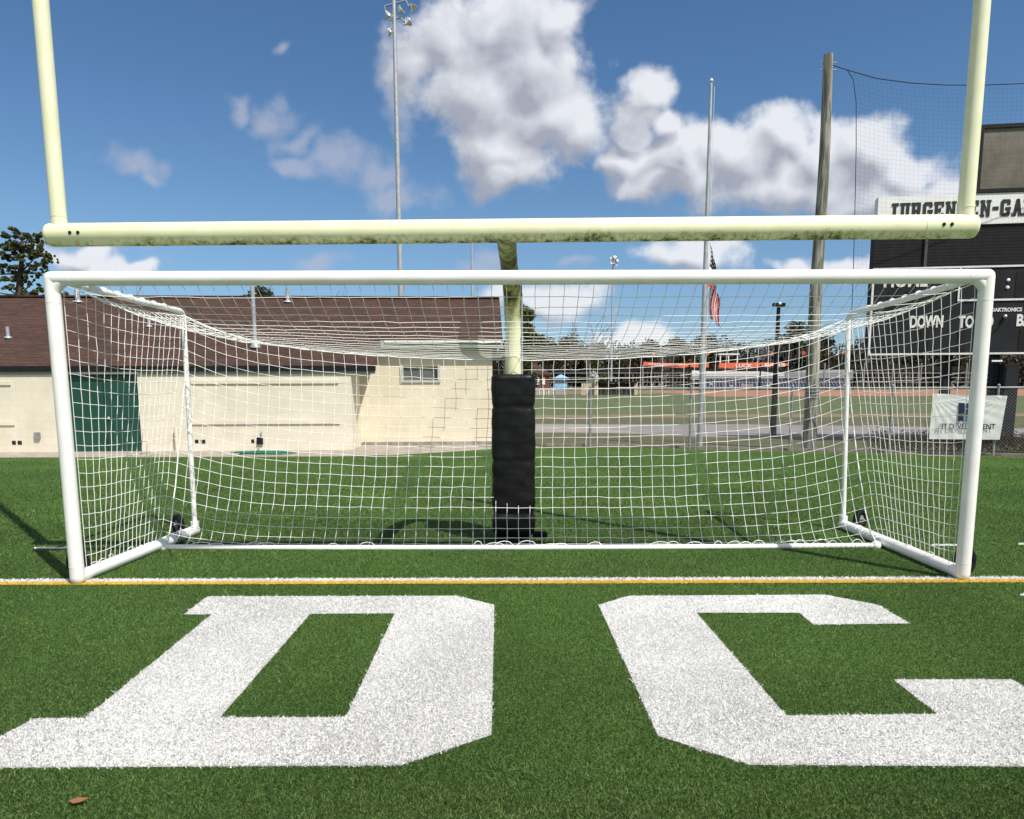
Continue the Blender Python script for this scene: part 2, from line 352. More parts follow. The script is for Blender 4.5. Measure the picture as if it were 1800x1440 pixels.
def text_mesh(name, s, size_h, width, origin, xdir, updir, nrm, M, parent, depth=.01, bold=0., font_h=.70):
    """writing as thin raised letters, lower-left corner at origin, fitted to width x size_h"""
    cu = bpy.data.curves.new(name+'_c', 'FONT'); cu.body = s; cu.size = 1.; cu.extrude = .5; cu.offset = bold; cu.resolution_u = 3
    to = bpy.data.objects.new('tmp', cu); col.objects.link(to); bpy.context.view_layer.update()
    me = bpy.data.meshes.new_from_object(to.evaluated_get(bpy.context.evaluated_depsgraph_get()))
    bpy.data.objects.remove(to); n = len(me.vertices); co = np.empty(n*3); me.vertices.foreach_get('co', co); co = co.reshape(-1, 3)
    mn, mx_ = co.min(0), co.max(0); q = (co-mn)/(mx_-mn)
    o_, x_, u_, n_ = [np.array(v) for v in (origin, xdir, updir, nrm)]
    W = o_+np.outer(q[:, 0]*width, x_)+np.outer(q[:, 1]*size_h, u_)+np.outer(q[:, 2]*depth, n_)
    base = wloc(parent) if parent else Vector((0, 0, 0)); W -= np.array(base)
    me.vertices.foreach_set('co', W.ravel()); me.materials.clear(); me.materials.append(M); me.update()
    o = bpy.data.objects.new(name, me); col.objects.link(o); o.parent = parent; return o

# ------------------------------------------------------------------ ground, turf and painted marks
def strip_mesh(name, xs, ys, zf, M):
    V = [(x, y, zf(x, y)) for y in ys for x in xs]; n = len(xs)
    Fc = [(j*n+i, j*n+i+1, (j+1)*n+i+1, (j+1)*n+i) for j in range(len(ys)-1) for i in range(n-1)]
    o = link_mesh(name, V, Fc, M); o['kind'] = 'structure'; return o
strip_mesh('ground', [-900, -200, -60, 0, 60, 200, 900], [-60, 0, 20, 36, 60, 100, 150, 400, 1500], lambda x, y: gz(y), M_dry)
edge_px = [(0, 805), (300, 804), (625, 802.5), (700, 800), (790, 795), (865, 790), (950, 785.5), (1100, 787.5), (1230, 791.5), (1480, 797), (1640, 801), (1800, 806)]
edge = [G(*p) for p in edge_px]
edge = [Vector((-30, edge[0].y-.3, 0))]+edge+[Vector((30, edge[-1].y-5, 0))]
struct('turf', [(-30, -14, 0), (30, -14, 0)]+[(p.x, p.y, 0) for p in reversed(edge)], M_turf, .008)
# walkway between turf and field house
wA = G(0, 796); wB = G(621, 791); dAB = (wB-wA).normalized(); wA0 = wA-dAB*18; wA0.z = 0
wC = G(628, 778.5); wD = G(880, 781.5)
walk = [edge[0]]+edge[1:8]+[Vector((.3, wD.y+.3, 0)), Vector((wD.x, wD.y+2, 0)), Vector((wB.x-1, wB.y+3, 0)), Vector((-30, wA0.y+2, 0))]
struct('walkway', [(p.x, p.y-(.02 if i < 8 else 0), 0) for i, p in enumerate(walk)], M_conc, .004)
# paths, track and ballfield
xs2 = [-60, 200]
def gquad(name, pxs, M, z): 
    return struct(name, [(lambda p: (p.x, p.y, 0))(G(*q)) for q in pxs], M, z)
gquad('road', [(880, 745), (1100, 746), (1300, 746), (1600, 750), (2000, 757), (2000, 771), (1600, 768), (1400, 768), (1250, 769), (1120, 763), (1000, 761), (880, 762)], M_asph, .004)
gquad('path', [(880, 747), (1000, 747), (1140, 748), (1060, 754), (1150, 763), (1000, 760.5), (880, 761)], M_path, .008)
strip_mesh('warning_track', [-60, 60], [34.5, 36, 38.5], lambda x, y: .006+gz(y), M_track)
strip_mesh('ballfield', [-80, -20, 40, 140], [38.5, 60, 90, 150, 151], lambda x, y: .012+gz(y), M_field)
strip_mesh('infield', [24, 40, 60, 110], [80, 100, 128], lambda x, y: .03+gz(y), M_dirt)
strip_mesh('foul_ground', [1., 12, 24], [98, 128], lambda x, y: .03+gz(y), M_track)

def inpoly(P, poly):
    x, y = P[:, 0], P[:, 1]; r = np.zeros(len(P), bool); k = len(poly)
    for i in range(k):
        x1, y1 = poly[i]; x2, y2 = poly[(i+1) % k]
        c = ((y1 > y) != (y2 > y)) & (x < (x2-x1)*(y-y1)/(y2-y1+1e-12)+x1); r ^= c
    return r
def g2(l): return [(lambda p: (p.x, p.y))(G(*q)) for q in l]
D_out = g2([(365,1051),(803,1050),(869,1066),(864,1296),(704,1350),(-110,1355),(0,1300),(60,1267),(150,1266),(372,1083),(323,1083)])
D_in = g2([(545,1082),(694,1081),(608,1265),(387,1265)])
C_out = g2([(1105,1050),(1450,1048),(1543,1066),(1600,1099),(1430,1101),(1405,1080),(1224,1080),(1382,1262),(1648,1259),(1570,1198),(1778,1198),(1960,1300),(1960,1353),(1318,1349),(1157,1298),(1052,1066)])
def lineband(pxa, pxb, w):   # near edge through two pixels, widened away from the camera
    a, b = G(*pxa), G(*pxb); d = (b-a).normalized(); a = a-d*6; b = b+d*6; n = Vector((-d.y, d.x, 0))*w
    return [(a.x, a.y), (b.x, b.y), (b.x+n.x, b.y+n.y), (a.x+n.x, a.y+n.y)]
yel = lineband((0, 1030.5), (1800, 1026), .088)
wht = [yel[3], yel[2], (yel[2][0], yel[2][1]+.088), (yel[3][0], yel[3][1]+.088)]
def hashm(x0, x1, y0, h=3.2):
    return g2([(x0, y0+h/2), (x1, y0+h/2), (x1, y0-h/2), (x0, y0-h/2)])
hashes = [hashm(60, 122, 965.5), hashm(1638, 1688, 960), hashm(1790, 1850, 958), hashm(1793, 1860, 1048)]

def blades(n, x0, x1, y0, y1, test, M, name, parent=None, w0=.0032, h0=.013, tintf=None, power=2.0, zb=.008, lean=.9):
    """n upright tufts of turf fibre; denser towards the camera"""
    t = rng.random(n*3); d0, d1 = y0+CD, y1+CD
    d = 1/(1/d0+(1/d1-1/d0)*t); Y = d-CD
    hw = d*.745+.3
    X = CX+(rng.random(n*3)*2-1)*hw
    P = np.stack([X, Y], 1); P = P[(X > x0) & (X < x1)]; d = P[:, 1]+CD
    k = test(P+rng.normal(0, .006, P.shape)); P = P[k][:n]; d = d[k][:n]; m_ = len(P)
    sc = np.clip(d/5.5, .75, 2.2)
    a = rng.random(m_)*math.pi; w = w0*sc*(.6+.8*rng.random(m_)); h = h0*np.clip(sc, .8, 1.6)*(.5+rng.random(m_))
    lx, ly = rng.normal(0, lean, (2, m_))*h
    V = np.zeros((m_, 3, 3))
    V[:, 0, 0] = P[:, 0]-np.cos(a)*w/2; V[:, 0, 1] = P[:, 1]-np.sin(a)*w/2
    V[:, 1, 0] = P[:, 0]+np.cos(a)*w/2; V[:, 1, 1] = P[:, 1]+np.sin(a)*w/2
    V[:, 2, 0] = P[:, 0]+lx; V[:, 2, 1] = P[:, 1]+ly; V[:, :2, 2] = zb-.004; V[:, 2, 2] = zb+h
    if parent: V -= np.array(wloc(parent))
    me = bpy.data.meshes.new(name); me.vertices.add(m_*3); me.vertices.foreach_set('co', V.ravel())
    me.loops.add(m_*3); me.loops.foreach_set('vertex_index', np.arange(m_*3, dtype=np.int32))
    me.polygons.add(m_); me.polygons.foreach_set('loop_start', np.arange(m_, dtype=np.int32)*3); me.polygons.foreach_set('loop_total', np.full(m_, 3, np.int32))
    at = me.attributes.new('tint', 'FLOAT', 'POINT'); tv = rng.random(m_)**3.0*(1+.16*np.sin(P[:, 0]*1.7+1.3*np.sin(P[:, 1]*1.1))+.12*np.sin(P[:, 1]*2.9+P[:, 0]*.6)) if tintf is None else tintf(rng.random(m_)); tv = np.clip(tv, 0, 1)
    at.data.foreach_set('value', np.repeat(tv, 3).astype(np.float32)); me.materials.append(M); me.update(); me.validate()
    o = bpy.data.objects.new(name, me); col.objects.link(o)
    if parent: o.parent = parent
    return o
inD = lambda P: inpoly(P, D_out) & ~inpoly(P, D_in)
inC = lambda P: inpoly(P, C_out)
inW = lambda P: inpoly(P, wht)
inY = lambda P: inpoly(P, yel)
inH = lambda P: np.any([inpoly(P, h) for h in hashes], 0)
o = blades(850000, -20, 20, -3.75, 11.5, lambda P: ~(inD(P) | inC(P) | inW(P) | inY(P) | inH(P)), M_blade, 'turf_fibres'); tag(o, kind='stuff', label='green artificial turf fibres covering the field', cat='turf')
tw = lambda r: np.where(r < .32, .0, .92+.08*r)
def marking(name, outline, hole, test, M, Mb, n, tf=tw):
    if hole:     # D: cut so the hole stays open
        Vv = [(x, y, .012) for x, y in outline+hole]; no = len(outline)
        import mathutils.geometry as mg
        tri = mg.tessellate_polygon([[Vector(v) for v in Vv[:no]], [Vector(v) for v in Vv[no:]]]); o = link_mesh(name, Vv, [tuple(t) for t in tri], M)
    else: o = link_mesh(name, [(x, y, .012) for x, y in outline], [tuple(range(len(outline)))], M)
    o['kind'] = 'structure'
    A = np.array(outline); b = blades(n, A[:, 0].min()-.1, A[:, 0].max()+.1, max(A[:, 1].min()-.05, -3.75), A[:, 1].max()+.05, test, Mb, 'painted_fibres', o, w0=.0055, h0=.008, tintf=tf, zb=.012, lean=1.6)
    b['kind'] = 'stuff'; return o
marking('painted_letter', D_out, D_in, inD, M_paint, M_bladew, 105000)
marking('painted_letter', C_out, None, inC, M_paint, M_bladew, 105000)
marking('goal_line', wht, None, inW, M_paint, M_bladew, 26000)
marking('field_line', yel, None, inY, M_gline, M_bladey, 26000, lambda r: r)
for h in hashes:
    marking('hash_mark', h, None, lambda P: inpoly(P, h), M_paint, M_bladew, 1200)
# kerb at the foot of the chain link fence
mb = MB(); kp = [G(960, 784), G(1100, 785.5), G(1230, 789), G(1480, 794), G(1560, 796.5), G(1800, 803), G(2100, 812)]
for a, b in zip(kp, kp[1:]):
    d = (b-a).normalized(); n = Vector((-d.y, d.x, 0))*.16
    mb.slab([a, b, b+n, a+n], (0, 0, .06))
o = mb.build('kerb', M_kerb); o['kind'] = 'structure'

# ------------------------------------------------------------------ soccer goal
W = 3.72; ZT = 2.49
goal = thing('soccer_goal', (0, 0, .012), 'full size white portable soccer goal with net and wheels standing on the goal line', 'soccer goal')
def post(sx):
    mb = MB(); mb.tube([(sx*W, 0, .055), (sx*W, 0, ZT)], .0565, 24); mb.sphere((sx*W, 0, .058), .0563, 20)
    mb.tube([(sx*W, 0, .150), (sx*W, 0, .158)], .0580, 24)
    mb.tube([(sx*W, 0, ZT-.19), (sx*W, 0, ZT-.182)], .0580, 24)
    return mb.build('goal_post', M_white, goal)
post(-1); post(1)
mb = MB(); mb.tube([(-W, 0, ZT), (W, 0, ZT)], .0565, 24); mb.sphere((-W, 0, ZT), .0567, 20); mb.sphere((W, 0, ZT), .0567, 20)
for sx in (-1, 1):
    mb.tube([(sx*(W-.16), 0, ZT), (sx*(W-.165), 0, ZT)], .0580, 24)
    mb.tube([(sx*(W-.16+.16*math.sin(a)), 0, ZT-.16+.16*math.cos(a)) for a in [R(90)*i/6 for i in range(7)]], .047, 16)
mb.build('crossbar', M_white, goal)
rear = {-1: G(343, 932, .06), 1: G(1482, 922, .06)}
rtop = {}
for sx, (px, py) in ((-1, (322, 548)), (1, (1492, 552))):
    rtop[sx] = atY(px, py, rear[sx].y)
joint = {}
for sx in (-1, 1):
    a = Vector((sx*W, .02, .062)); b = rear[sx]; d = (b-a)
    mb = MB(); mb.tube([a, b], .055, 20); mb.sphere(b, .0552, 16)
    # lip track along the bar
    mb.build('base_bar', M_white, goal)
    joint[sx] = a+d*(.62 if sx < 0 else .60)
jl = G(287, 962, .03); jr = G(1540, 959, .03)
joint = {-1: jl, 1: jr}
bm = (jl+jr)/2; bm.y -= .07
bar = [jl.lerp(bm, t) if t <= 1 else bm.lerp(jr, t-1) for t in (0, .5, 1, 1.5, 2)]
bar[1].y -= .02; bar[3].y -= .02
mb = MB(); mb.tube(bar, .028, 14)
for j in (jl, jr): mb.sphere(j, .05, 12)
mb.build('back_bar', M_white, goal)
for sx in (-1, 1):
    a = rear[sx]; b = rtop[sx]
    mb = MB(); mb.tube([a, b+Vector((0, 0, -.05))], .027, 14); mb.tube([a-Vector((0, 0, .02)), a+Vector((0, 0, .10))], .045, 14)
    mb.build('stanchion', M_white, goal)
    st = Vector((sx*(W-.14), 0, ZT-.03))
    p = [st, st.lerp(b, .5)+Vector((0, 0, -.01)), b+(st-b).normalized()*.09, b+(st-b).normalized()*.04+Vector((0, 0, -.012)), b+Vector((0, 0, -.05))]
    mb = MB(); mb.tube(p, .028, 14)
    for k in range(7):   # clips wrapped round the bar
        q = st.lerp(b, .12+.11*k); mb.tube([q, q+(b-st).normalized()*.02], .034, 12)
    mb.build('top_bar', M_white, goal)
def wheel(c, axis, r=.115, w=.075):
    ax = Vector(axis).normalized(); c = Vector(c)
    ty = MB().lathe([(r*.55, -w/2), (r*.9, -w/2), (r, -w*.25), (r, w*.25), (r*.9, w/2), (r*.55, w/2), (r*.55, -w/2)], c, ax, 24).build('wheel', M_black, goal)
    MB().lathe([(.001, -w*.3), (r*.56, -w*.3), (r*.56, w*.3), (.001, w*.3)], c, ax, 16).build('hub', M_galvd, ty)
    br = MB().tube([c-ax*.05, c+ax*.05], .014, 8); 
    br.build('axle', M_galv, ty)
wheel(atY(138, 991, .22), (.5, 1, 0), .130, .07)
wheel(atY(1695, 987, .22), (.5, -1, 0), .130, .07)
wheel(rear[-1]+Vector((-.20, .03, .06)), (1, 1.1, 0), .115, .06)
wheel(rear[1]+Vector((.19, .0, .06)), (.75, -1, 0), .115, .06)
for sx in (-1, 1):
    q = rear[sx].lerp(Vector((sx*W, 0, .06)), .14)
    q2 = rear[sx].lerp(Vector((sx*W, 0, .06)), .24)
    MB().tube([q, q2], .0575, 18).build('strap_patch', M_grey if sx < 0 else M_white, goal)

# ---- net: a draped grid, relaxed under gravity
NX, NT, NB, NS = 62, 18, 20, 20
ids = {}; Pn = []; pin = []
def node(key, p, fixed=False):
    if key not in ids: ids[key] = len(Pn); Pn.append(np.array(p, float)); pin.append(fixed)
    return ids[key]
cl, crn = rtop[-1]+Vector((.03, -.03, -.05)), rtop[1]+Vector((-.03, -.03, -.05))
def foldp(i):
    t = i/NX; q = 4*t*(1-t); p = cl.lerp(crn, t); return np.array(p)+np.array([0, -.20*q, -.30*q**.8])
def frontp(i):
    t = i/NX; return np.array([-W+.06+(2*W-.12)*t, .055, ZT-.045])
def botp(i):
    t = i/NX; k = t*4; j = min(int(k), 3); p = bar[j].lerp(bar[j+1], k-j); return np.array(p)+np.array([0, 0, .03])
sg = []
for i in range(NX+1):
    f, g_, b_ = frontp(i), foldp(i), botp(i)
    for j in range(NT+1): 
        t = (j/NT)**.88; p = f*(1-t)+g_*t; p[2] -= .05*math.sin(math.pi*t)
        node(('t', i, j), p, j == 0 or i in (0, NX))
    for j in range(1, NB+1):
        t = j/NB; p = g_*(1-t)+b_*t
        if i not in (0, NX): p[1] += .10*math.sin(math.pi*t)
        else: p[0] += (.05 if i == 0 else -.05)*math.sin(math.pi*t)
        node(('b', i, j), p, j == NB)
def TB(i, j): return ids[('t', i, j)] if j <= NT else ids[('b', i, j-NT)]
sidx = {}
for sx, i0 in ((-1, 0), (1, NX)):
    bj = joint[sx]; fb = Vector((sx*(W-.05), .05, .12))
    for a in range(NT+1):
        ta = a/NT
        for b_ in range(NB+1):
            tb = b_/NB
            if b_ == 0: sidx[(sx, a, b_)] = TB(i0, a); continue
            if a == NT: sidx[(sx, a, b_)] = TB(i0, NT+b_); continue
            top = Pn[TB(i0, a)]; bot = np.array(fb.lerp(Vector((bj.x, bj.y, .12)), ta)); p = top*(1-tb)+bot*tb
            if a == 0: p = np.array([sx*(W-.055), .05, (ZT-.045)*(1-tb)+.12*tb])
            sidx[(sx, a, b_)] = node((sx, a, b_), p, a == 0 or b_ == NB)
Pn = np.array(Pn); pin = np.array(pin)
# front upper corners of the side panels hang free of the bar
E = []; slack = []
def edge_(a, b, s, g): E.append((a, b)); slack.append((s, g))
for i in range(NX+1):
    for j in range(NT+NB):
        edge_(TB(i, j), TB(i, j+1), 1.012 if j < NT else 1.008, j % 2)
for j in range(1, NT+NB):
    for i in range(NX):
        edge_(TB(i, j), TB(i+1, j), 1.0 if j in (NT, NT-1) else 1.012, 2+i % 2)
for sx in (-1, 1):
    for a in range(NT+1):
        for b_ in range(NB):
            if a < NT: edge_(sidx[(sx, a, b_)], sidx[(sx, a, b_+1)], 1.006, 4+b_ % 2)
    for b_ in range(1, NB):
        for a in range(NT): edge_(sidx[(sx, a, b_)], sidx[(sx, a+1, b_)], 1.004, 6+a % 2)
E = np.array(E); sl = np.array(slack); rest = np.linalg.norm(Pn[E[:, 0]]-Pn[E[:, 1]], axis=1)*sl[:, 0]
batches = [np.where(sl[:, 1] == g)[0] for g in range(8)]
ropeset = {tuple(sorted((TB(i, NT), TB(i+1, NT)))) for i in range(NX)} | {tuple(sorted((TB(i0, j), TB(i0, j+1)))) for i0 in (0, NX) for j in range(NT)}
rk = np.array([tuple(sorted(map(int, e))) in ropeset for e in E]); rb0 = [np.where(rk & (sl[:, 1] == g))[0] for g in range(8)]; rb0 = [b for b in rb0 if len(b)]
rbx = 'ropes'; X = Pn.copy(); Xo = X.copy(); wgt = (~pin).astype(float)
sp_noise = rng.normal(0, .004, X.shape)*wgt[:, None]; X += sp_noise
for it in range(150):
    Vv = (X-Xo)*.93; Xo = X.copy(); X = X+Vv*wgt[:, None]; X[:, 2] -= .00009*wgt
    for _ in range(24):
        for B in (batches if _ % 4 == 0 else [rbx]):
          for B in (rb0 if B is rbx else [B]):
            a, b = E[B, 0], E[B, 1]; d = X[b]-X[a]; L = np.linalg.norm(d, axis=1)+1e-9
            ex = np.maximum(L-rest[B], 0)/L; wa, wb = wgt[a], wgt[b]; ws = wa+wb; ws[ws == 0] = 1
            c = d*ex[:, None]; X[a] += c*(wa/ws)[:, None]; X[b] -= c*(wb/ws)[:, None]
X[:, 2] = np.maximum(X[:, 2], .03)
fold = np.array([TB(i, NT) for i in range(NX+1)])
deg = np.bincount(E.ravel(), minlength=len(X))[:, None]
for _ in range(4):   # cord stiffness takes the kinks out
    Xf = X[fold].copy(); S = np.zeros_like(X); np.add.at(S, E[:, 0], X[E[:, 1]]); np.add.at(S, E[:, 1], X[E[:, 0]]); X += (S/deg-X)*.35*wgt[:, None]; X[fold] = Xf; X[fold[1:-1]] += ((X[fold[2:]]+X[fold[:-2]])/2-X[fold[1:-1]])*.4
X += rng.normal(0, .0025, X.shape)*wgt[:, None]
def cords(Pa, Pb, r, n=4):
    """prisms from Pa to Pb as arrays"""
    d = Pb-Pa; L = np.linalg.norm(d, axis=1, keepdims=True)+1e-9; d = d/L
    up = np.where(np.abs(d[:, 2:3]) > .9, np.array([[1., 0, 0]]), np.array([[0, 0, 1.]])); a = np.cross(d, up); a /= np.linalg.norm(a, axis=1, keepdims=True); b = np.cross(a, d)
    m_ = len(d); V = np.zeros((m_, 2, n, 3)); r = np.broadcast_to(np.asarray(r, float), (m_,))[:, None]
    for j in range(n):
        o = (a*math.cos(2*math.pi*j/n)+b*math.sin(2*math.pi*j/n))*r; V[:, 0, j] = Pa+o; V[:, 1, j] = Pb+o
    q = np.array([[j, (j+1) % n, n+(j+1) % n, n+j] for j in range(n)])
    Fq = (q[None]+(np.arange(m_)*2*n)[:, None, None]).reshape(-1, 4)
    return V.reshape(-1, 3), Fq
def mesh_np(name, V, Q, M, parent=None):
    me = bpy.data.meshes.new(name)
    if parent: V = V-np.array(wloc(parent))
    me.vertices.add(len(V)); me.vertices.foreach_set('co', V.ravel()); k = Q.shape[1]
    me.loops.add(Q.size); me.loops.foreach_set('vertex_index', Q.ravel().astype(np.int32)); me.polygons.add(len(Q))
    me.polygons.foreach_set('loop_start', np.arange(len(Q), dtype=np.int32)*k); me.polygons.foreach_set('loop_total', np.full(len(Q), k, np.int32))
    me.materials.append(M); me.update(); me.validate(); o = bpy.data.objects.new(name, me); col.objects.link(o)
    if parent: o.parent = parent
    return o
rad = np.full(len(E), .0027)
V_, Q_ = cords(X[E[:, 0]], X[E[:, 1]], rad)
# thicker border rope along the fold and the seams
rope = [(TB(i, NT), TB(i+1, NT)) for i in range(NX)]+[(TB(i0, NT+j), TB(i0, NT+j+1)) for i0 in (0, NX) for j in range(NB)]+[(TB(i0, j), TB(i0, j+1)) for i0 in (0, NX) for j in range(2, NT)]
rope = np.array(rope); V2, Q2 = cords(X[rope[:, 0]], X[rope[:, 1]], .0065, 6)
mesh_np('net', V_, Q_, M_netw, goal)
mesh_np('net_rope', V2, Q2, M_netw, goal)
# lacing: loops of cord round the bars
rr = random.Random(3)
def loop(c, d, w, h):
    d = d.normalized(); MB().tube([c-d*w+Vector((0, 0, 0)), c-d*w*.55+Vector((0, -.01, h*.8)), c+Vector((0, 0, h)), c+d*w*.6+Vector((0, .01, h*.75)), c+d*w], .0035, 5).build('lacing', M_netw, goal)
for i in range(4):
    a, b = bar[i], bar[i+1]; L = (b-a).length; s = rr.uniform(.02, .1)
    while s < L:
        p = a.lerp(b, s/L); d = (b-a).normalized()
        if rr.random() < .5: loop(p+Vector((0, 0, .024)), d, rr.uniform(.04, .11), rr.uniform(.015, .05))
        s += rr.uniform(.08, .17)
for sx in (-1, 1):
    a = Vector((sx*W, .25, .11)); b = Vector((joint[sx].x, joint[sx].y, .115))
    for k in range(11):
        p = a.lerp(b, k/11+rr.uniform(0, .05)); d = b-a
        if rr.random() < .5: loop(p, d, rr.uniform(.03, .07), rr.uniform(.015, .04))
    for k in range(6):   # tangled cord near the rear clamp
        p = joint[sx].lerp(rear[sx], k/9)+Vector((0, 0, .07)); loop(p, Vector((rr.uniform(-1, 1), rr.uniform(-1, 1), 0)), .06, .02)

# ------------------------------------------------------------------ football goalpost
bl = atY(83, 413.5, .12); brr = atY(1716, 398, -.10)
BM = (bl+brr)/2; bax = (brr-bl).normalized(); BL = (brr-bl).length/2
pbase = G(903, 951)
fg = thing('football_goalpost', (pbase.x, pbase.y, .008), 'pale yellow green football goalpost with stained crossbar, tall uprights and black padded base', 'football goalpost')
o = MB()
th = math.atan2(bax.y, bax.x)
prof = [(.001, -BL), (.06, -BL+.002), (.083, -BL+.015), (.090, -BL+.04)]
prof = prof+[(r, -h) for r, h in reversed(prof)]
o.lathe(prof, (0, 0, 0), (1, 0, 0), 32)
o.tube([(BL-.42, 0, 0), (BL-.415, 0, 0)], .0925, 32)
cb = o.build('crossbar', M_fbar); cb.location = BM-Vector(fg.location); cb.rotation_euler = (0, -math.asin(bax.z), th); cb.parent = fg
for sx, xs in ((-1, (BL-.24, BL-.305)), (1, (BL-.235, BL-.295))):
    for q in xs:
        c = Vector((sx*q, -.0870, .0)); h = MB().lathe([(.001, 0), (.013, 0), (.014, .006), (.001, .007)], (0, 0, 0), (0, -1, 0), 12).build('bolt_hole', M_dark); h.parent = cb; h.location = c
for sx, px in ((-1, 105), (1, 1695.5)):
    p = BM+bax*(((atY(px, 400, BM.y+bax.y*sx*3.6)-BM).dot(bax)))
    mb = MB(); mb.tube([p, p+Vector((0, 0, 6.2))], .059, 22)
    z = .135; mb.tube([p+Vector((0, 0, z)), p+Vector((0, 0, z+.006))], .061, 22)
    mb.build('upright', M_fluo, fg)
# gooseneck
pz = pbase.copy(); n0 = Vector((BM.x+(pz.x-BM.x)*.2, BM.y+.02, BM.z-.01)); pts = [Vector((pz.x, pz.y, 0)), Vector((pz.x, pz.y, 1.95))]
a0, a1 = Vector((pz.x, pz.y, 1.95)), n0
for k in range(1, 13):
    t = k/12; q = a0*(1-t)**3+(a0+Vector((0, 0, .85)))*3*(1-t)**2*t+(a1+Vector((0, 1.1, 0)))*3*(1-t)*t*t+a1*t**3; pts.append(q)
mb = MB(); mb.tube(pts, .082, 24); mb.build('gooseneck', M_fneck, fg)
# pad: square vinyl sleeve with rounded corners and soft creases
def pad():
    V = []; rows = 60; seg = 48; hw, hd = .225, .225
    for i in range(rows+1):
        z = .06+1.70*i/rows
        cre = math.exp(-((z-1.43)/.018)**2)*.022+math.exp(-((z-.33)/.025)**2)*.028+math.exp(-((z-.88)/.012)**2)*.008+math.exp(-((z-.06)/.05)**2)*.05+math.exp(-((z-1.76)/.015)**2)*.03
        for j in range(seg):
            t = 2*math.pi*j/seg; c, s = math.cos(t), math.sin(t); k = (abs(c)**7+abs(s)**7)**(-1/7.)
            w = .0025*math.sin(9*z+3*t)+.002*math.sin(23*z-3*t+1+math.sin(7*z))+.002*math.sin(41*z*(1+.1*math.sin(t))+4*t)
            V.append((pz.x+c*k*(hw-cre+w), pz.y+s*k*(hd-cre+w), z))
    Fc = [(i*seg+j, i*seg+(j+1) % seg, (i+1)*seg+(j+1) % seg, (i+1)*seg+j) for i in range(rows) for j in range(seg)]
    Fc += [tuple(reversed(range(seg))), tuple(rows*seg+j for j in range(seg))]
    o = link_mesh('post_pad', V, Fc, M_vinyl, fg); o.data.polygons.foreach_set('use_smooth', [True]*(len(Fc)-2)+[False]*2); return o
pd = pad()
MB().tube([(pz.x, pz.y, .0), (pz.x, pz.y, .10)], .19, 24).build('base_collar', M_black, fg)
MB().box((pz.x+.2, pz.y-.16, .06), (pz.x+.35, pz.y-.10, .13), bev=.012).build('strap', M_black, pd)

# ------------------------------------------------------------------ field house
ha = R(2.6); e1 = Vector((math.cos(ha), math.sin(ha), 0)); e2 = Vector((-math.sin(ha), math.cos(ha), 0)); nW = -e2; nG = -e2
HO = Vector((wB.x, wB.y, 0))
def onplane(px, py, b):
    r = ray(px, py); p0 = HO+e2*b; return CAM+r*((p0-CAM).dot(e2)/r.dot(e2))
wing_b = (Vector((wD.x, wD.y, 0))-HO).dot(e2)
def onwall(px, py): return onplane(px, py, 0.)
def onwing(px, py): return onplane(px, py, wing_b)
def la(p): return (p-HO).dot(e1)
def H(a, b, z=0.): return HO+e1*a+e2*b+Vector((0, 0, z))
E0, E1 = -.03, wing_b-.24               # eave lines in front of the two walls
zE = onplane(300, 644, E0).z; zE1 = onplane(760, 599, E1).z; sl_ = (zE1-zE)/(E1-E0)
# ridge where the roof plane meets the skyline seen at y 523
RB = E1
while H(0, RB, 0) is not None:
    if zE+sl_*(RB-E0) >= onplane(440, 523, RB).z: break
    RB += .01
aN, aR, aL = la(onplane(659, 645, E0)), la(onplane(884, 600, E1)), -26.
def rz_(b): return zE+sl_*(b-E0) if b <= RB else zE+sl_*(2*RB-b-E0)
house = thing('field_house', tuple(H(-6, 0)), 'long low cream block building with brown shingle roof and green door', 'building')
def hbox(a0, a1, b0, b1, z0, z1, mb=None):
    mb = mb or MB(); mb.slab([H(a0, b0, z0), H(a1, b0, z0), H(a1, b1, z0), H(a0, b1, z0)], (0, 0, z1-z0)); return mb
dl, dr = la(onwall(120, 700)), la(onwall(245.5, 730)); zd = onwall(180, 658).z; zw = zE-.02
mw = hbox(aL+.4, dl, 0, .2, 0, zw); hbox(dr, 0, 0, .2, 0, zw, mw); hbox(dl, dr, 0, .2, zd, zw, mw); mw.build('wall', M_wall, house)
mb = MB(); mb.slab([H(-.2, .203), H(-.2, wing_b-.003), H(-.2, wing_b-.003, rz_(wing_b)-.13), H(-.2, .203, rz_(.2)-.13)], e1*.197); mb.build('wall', M_wall, house)
w0, w1 = onwing(708.5, 644), onwing(769.5, 668.5); wa0, wa1 = la(w0), la(w1); aG = aR-.30; zg_ = zE1+.02
mb = hbox(-.1, wa0, wing_b, wing_b+.2, 0, zg_); hbox(wa1, aG, wing_b, wing_b+.2, 0, zg_, mb); hbox(wa0, wa1, wing_b, wing_b+.2, 0, w1.z, mb); hbox(wa0, wa1, wing_b, wing_b+.2, w0.z, zg_, mb)
mb.build('wall', M_wingw, house)
mb = MB(); BB = 2*RB-E0-.4
mb.slab([H(aG, wing_b+.203), H(aG, BB), H(aG, BB, rz_(BB)-.12), H(aG, RB, rz_(RB)-.12), H(aG, wing_b+.203, rz_(wing_b+.2)-.12)], e1*-.2)
mb.build('wall', M_wingw, house)
hbox(aL+.4, aG-.203, BB-.2, BB, 0, zE-.05).build('wall', M_wall, house)
mb = MB(); mb.slab([H(.02, wing_b-.10), H(aG, wing_b-.05), H(aG, wing_b-.003), H(.02, wing_b-.003)], (0, 0, .10)); mb.build('plinth', M_kerb, house)
rf = MB(); th_ = Vector((0, 0, -.10))
def P_(a, b): return H(a, b, rz_(b))
rf.slab([P_(aL, E0), P_(aN, E0), P_(aN, E1), P_(aL, E1)], th_)
rf.slab([P_(aL, E1), P_(aR, E1), P_(aR, RB), P_(aL, RB)], th_)
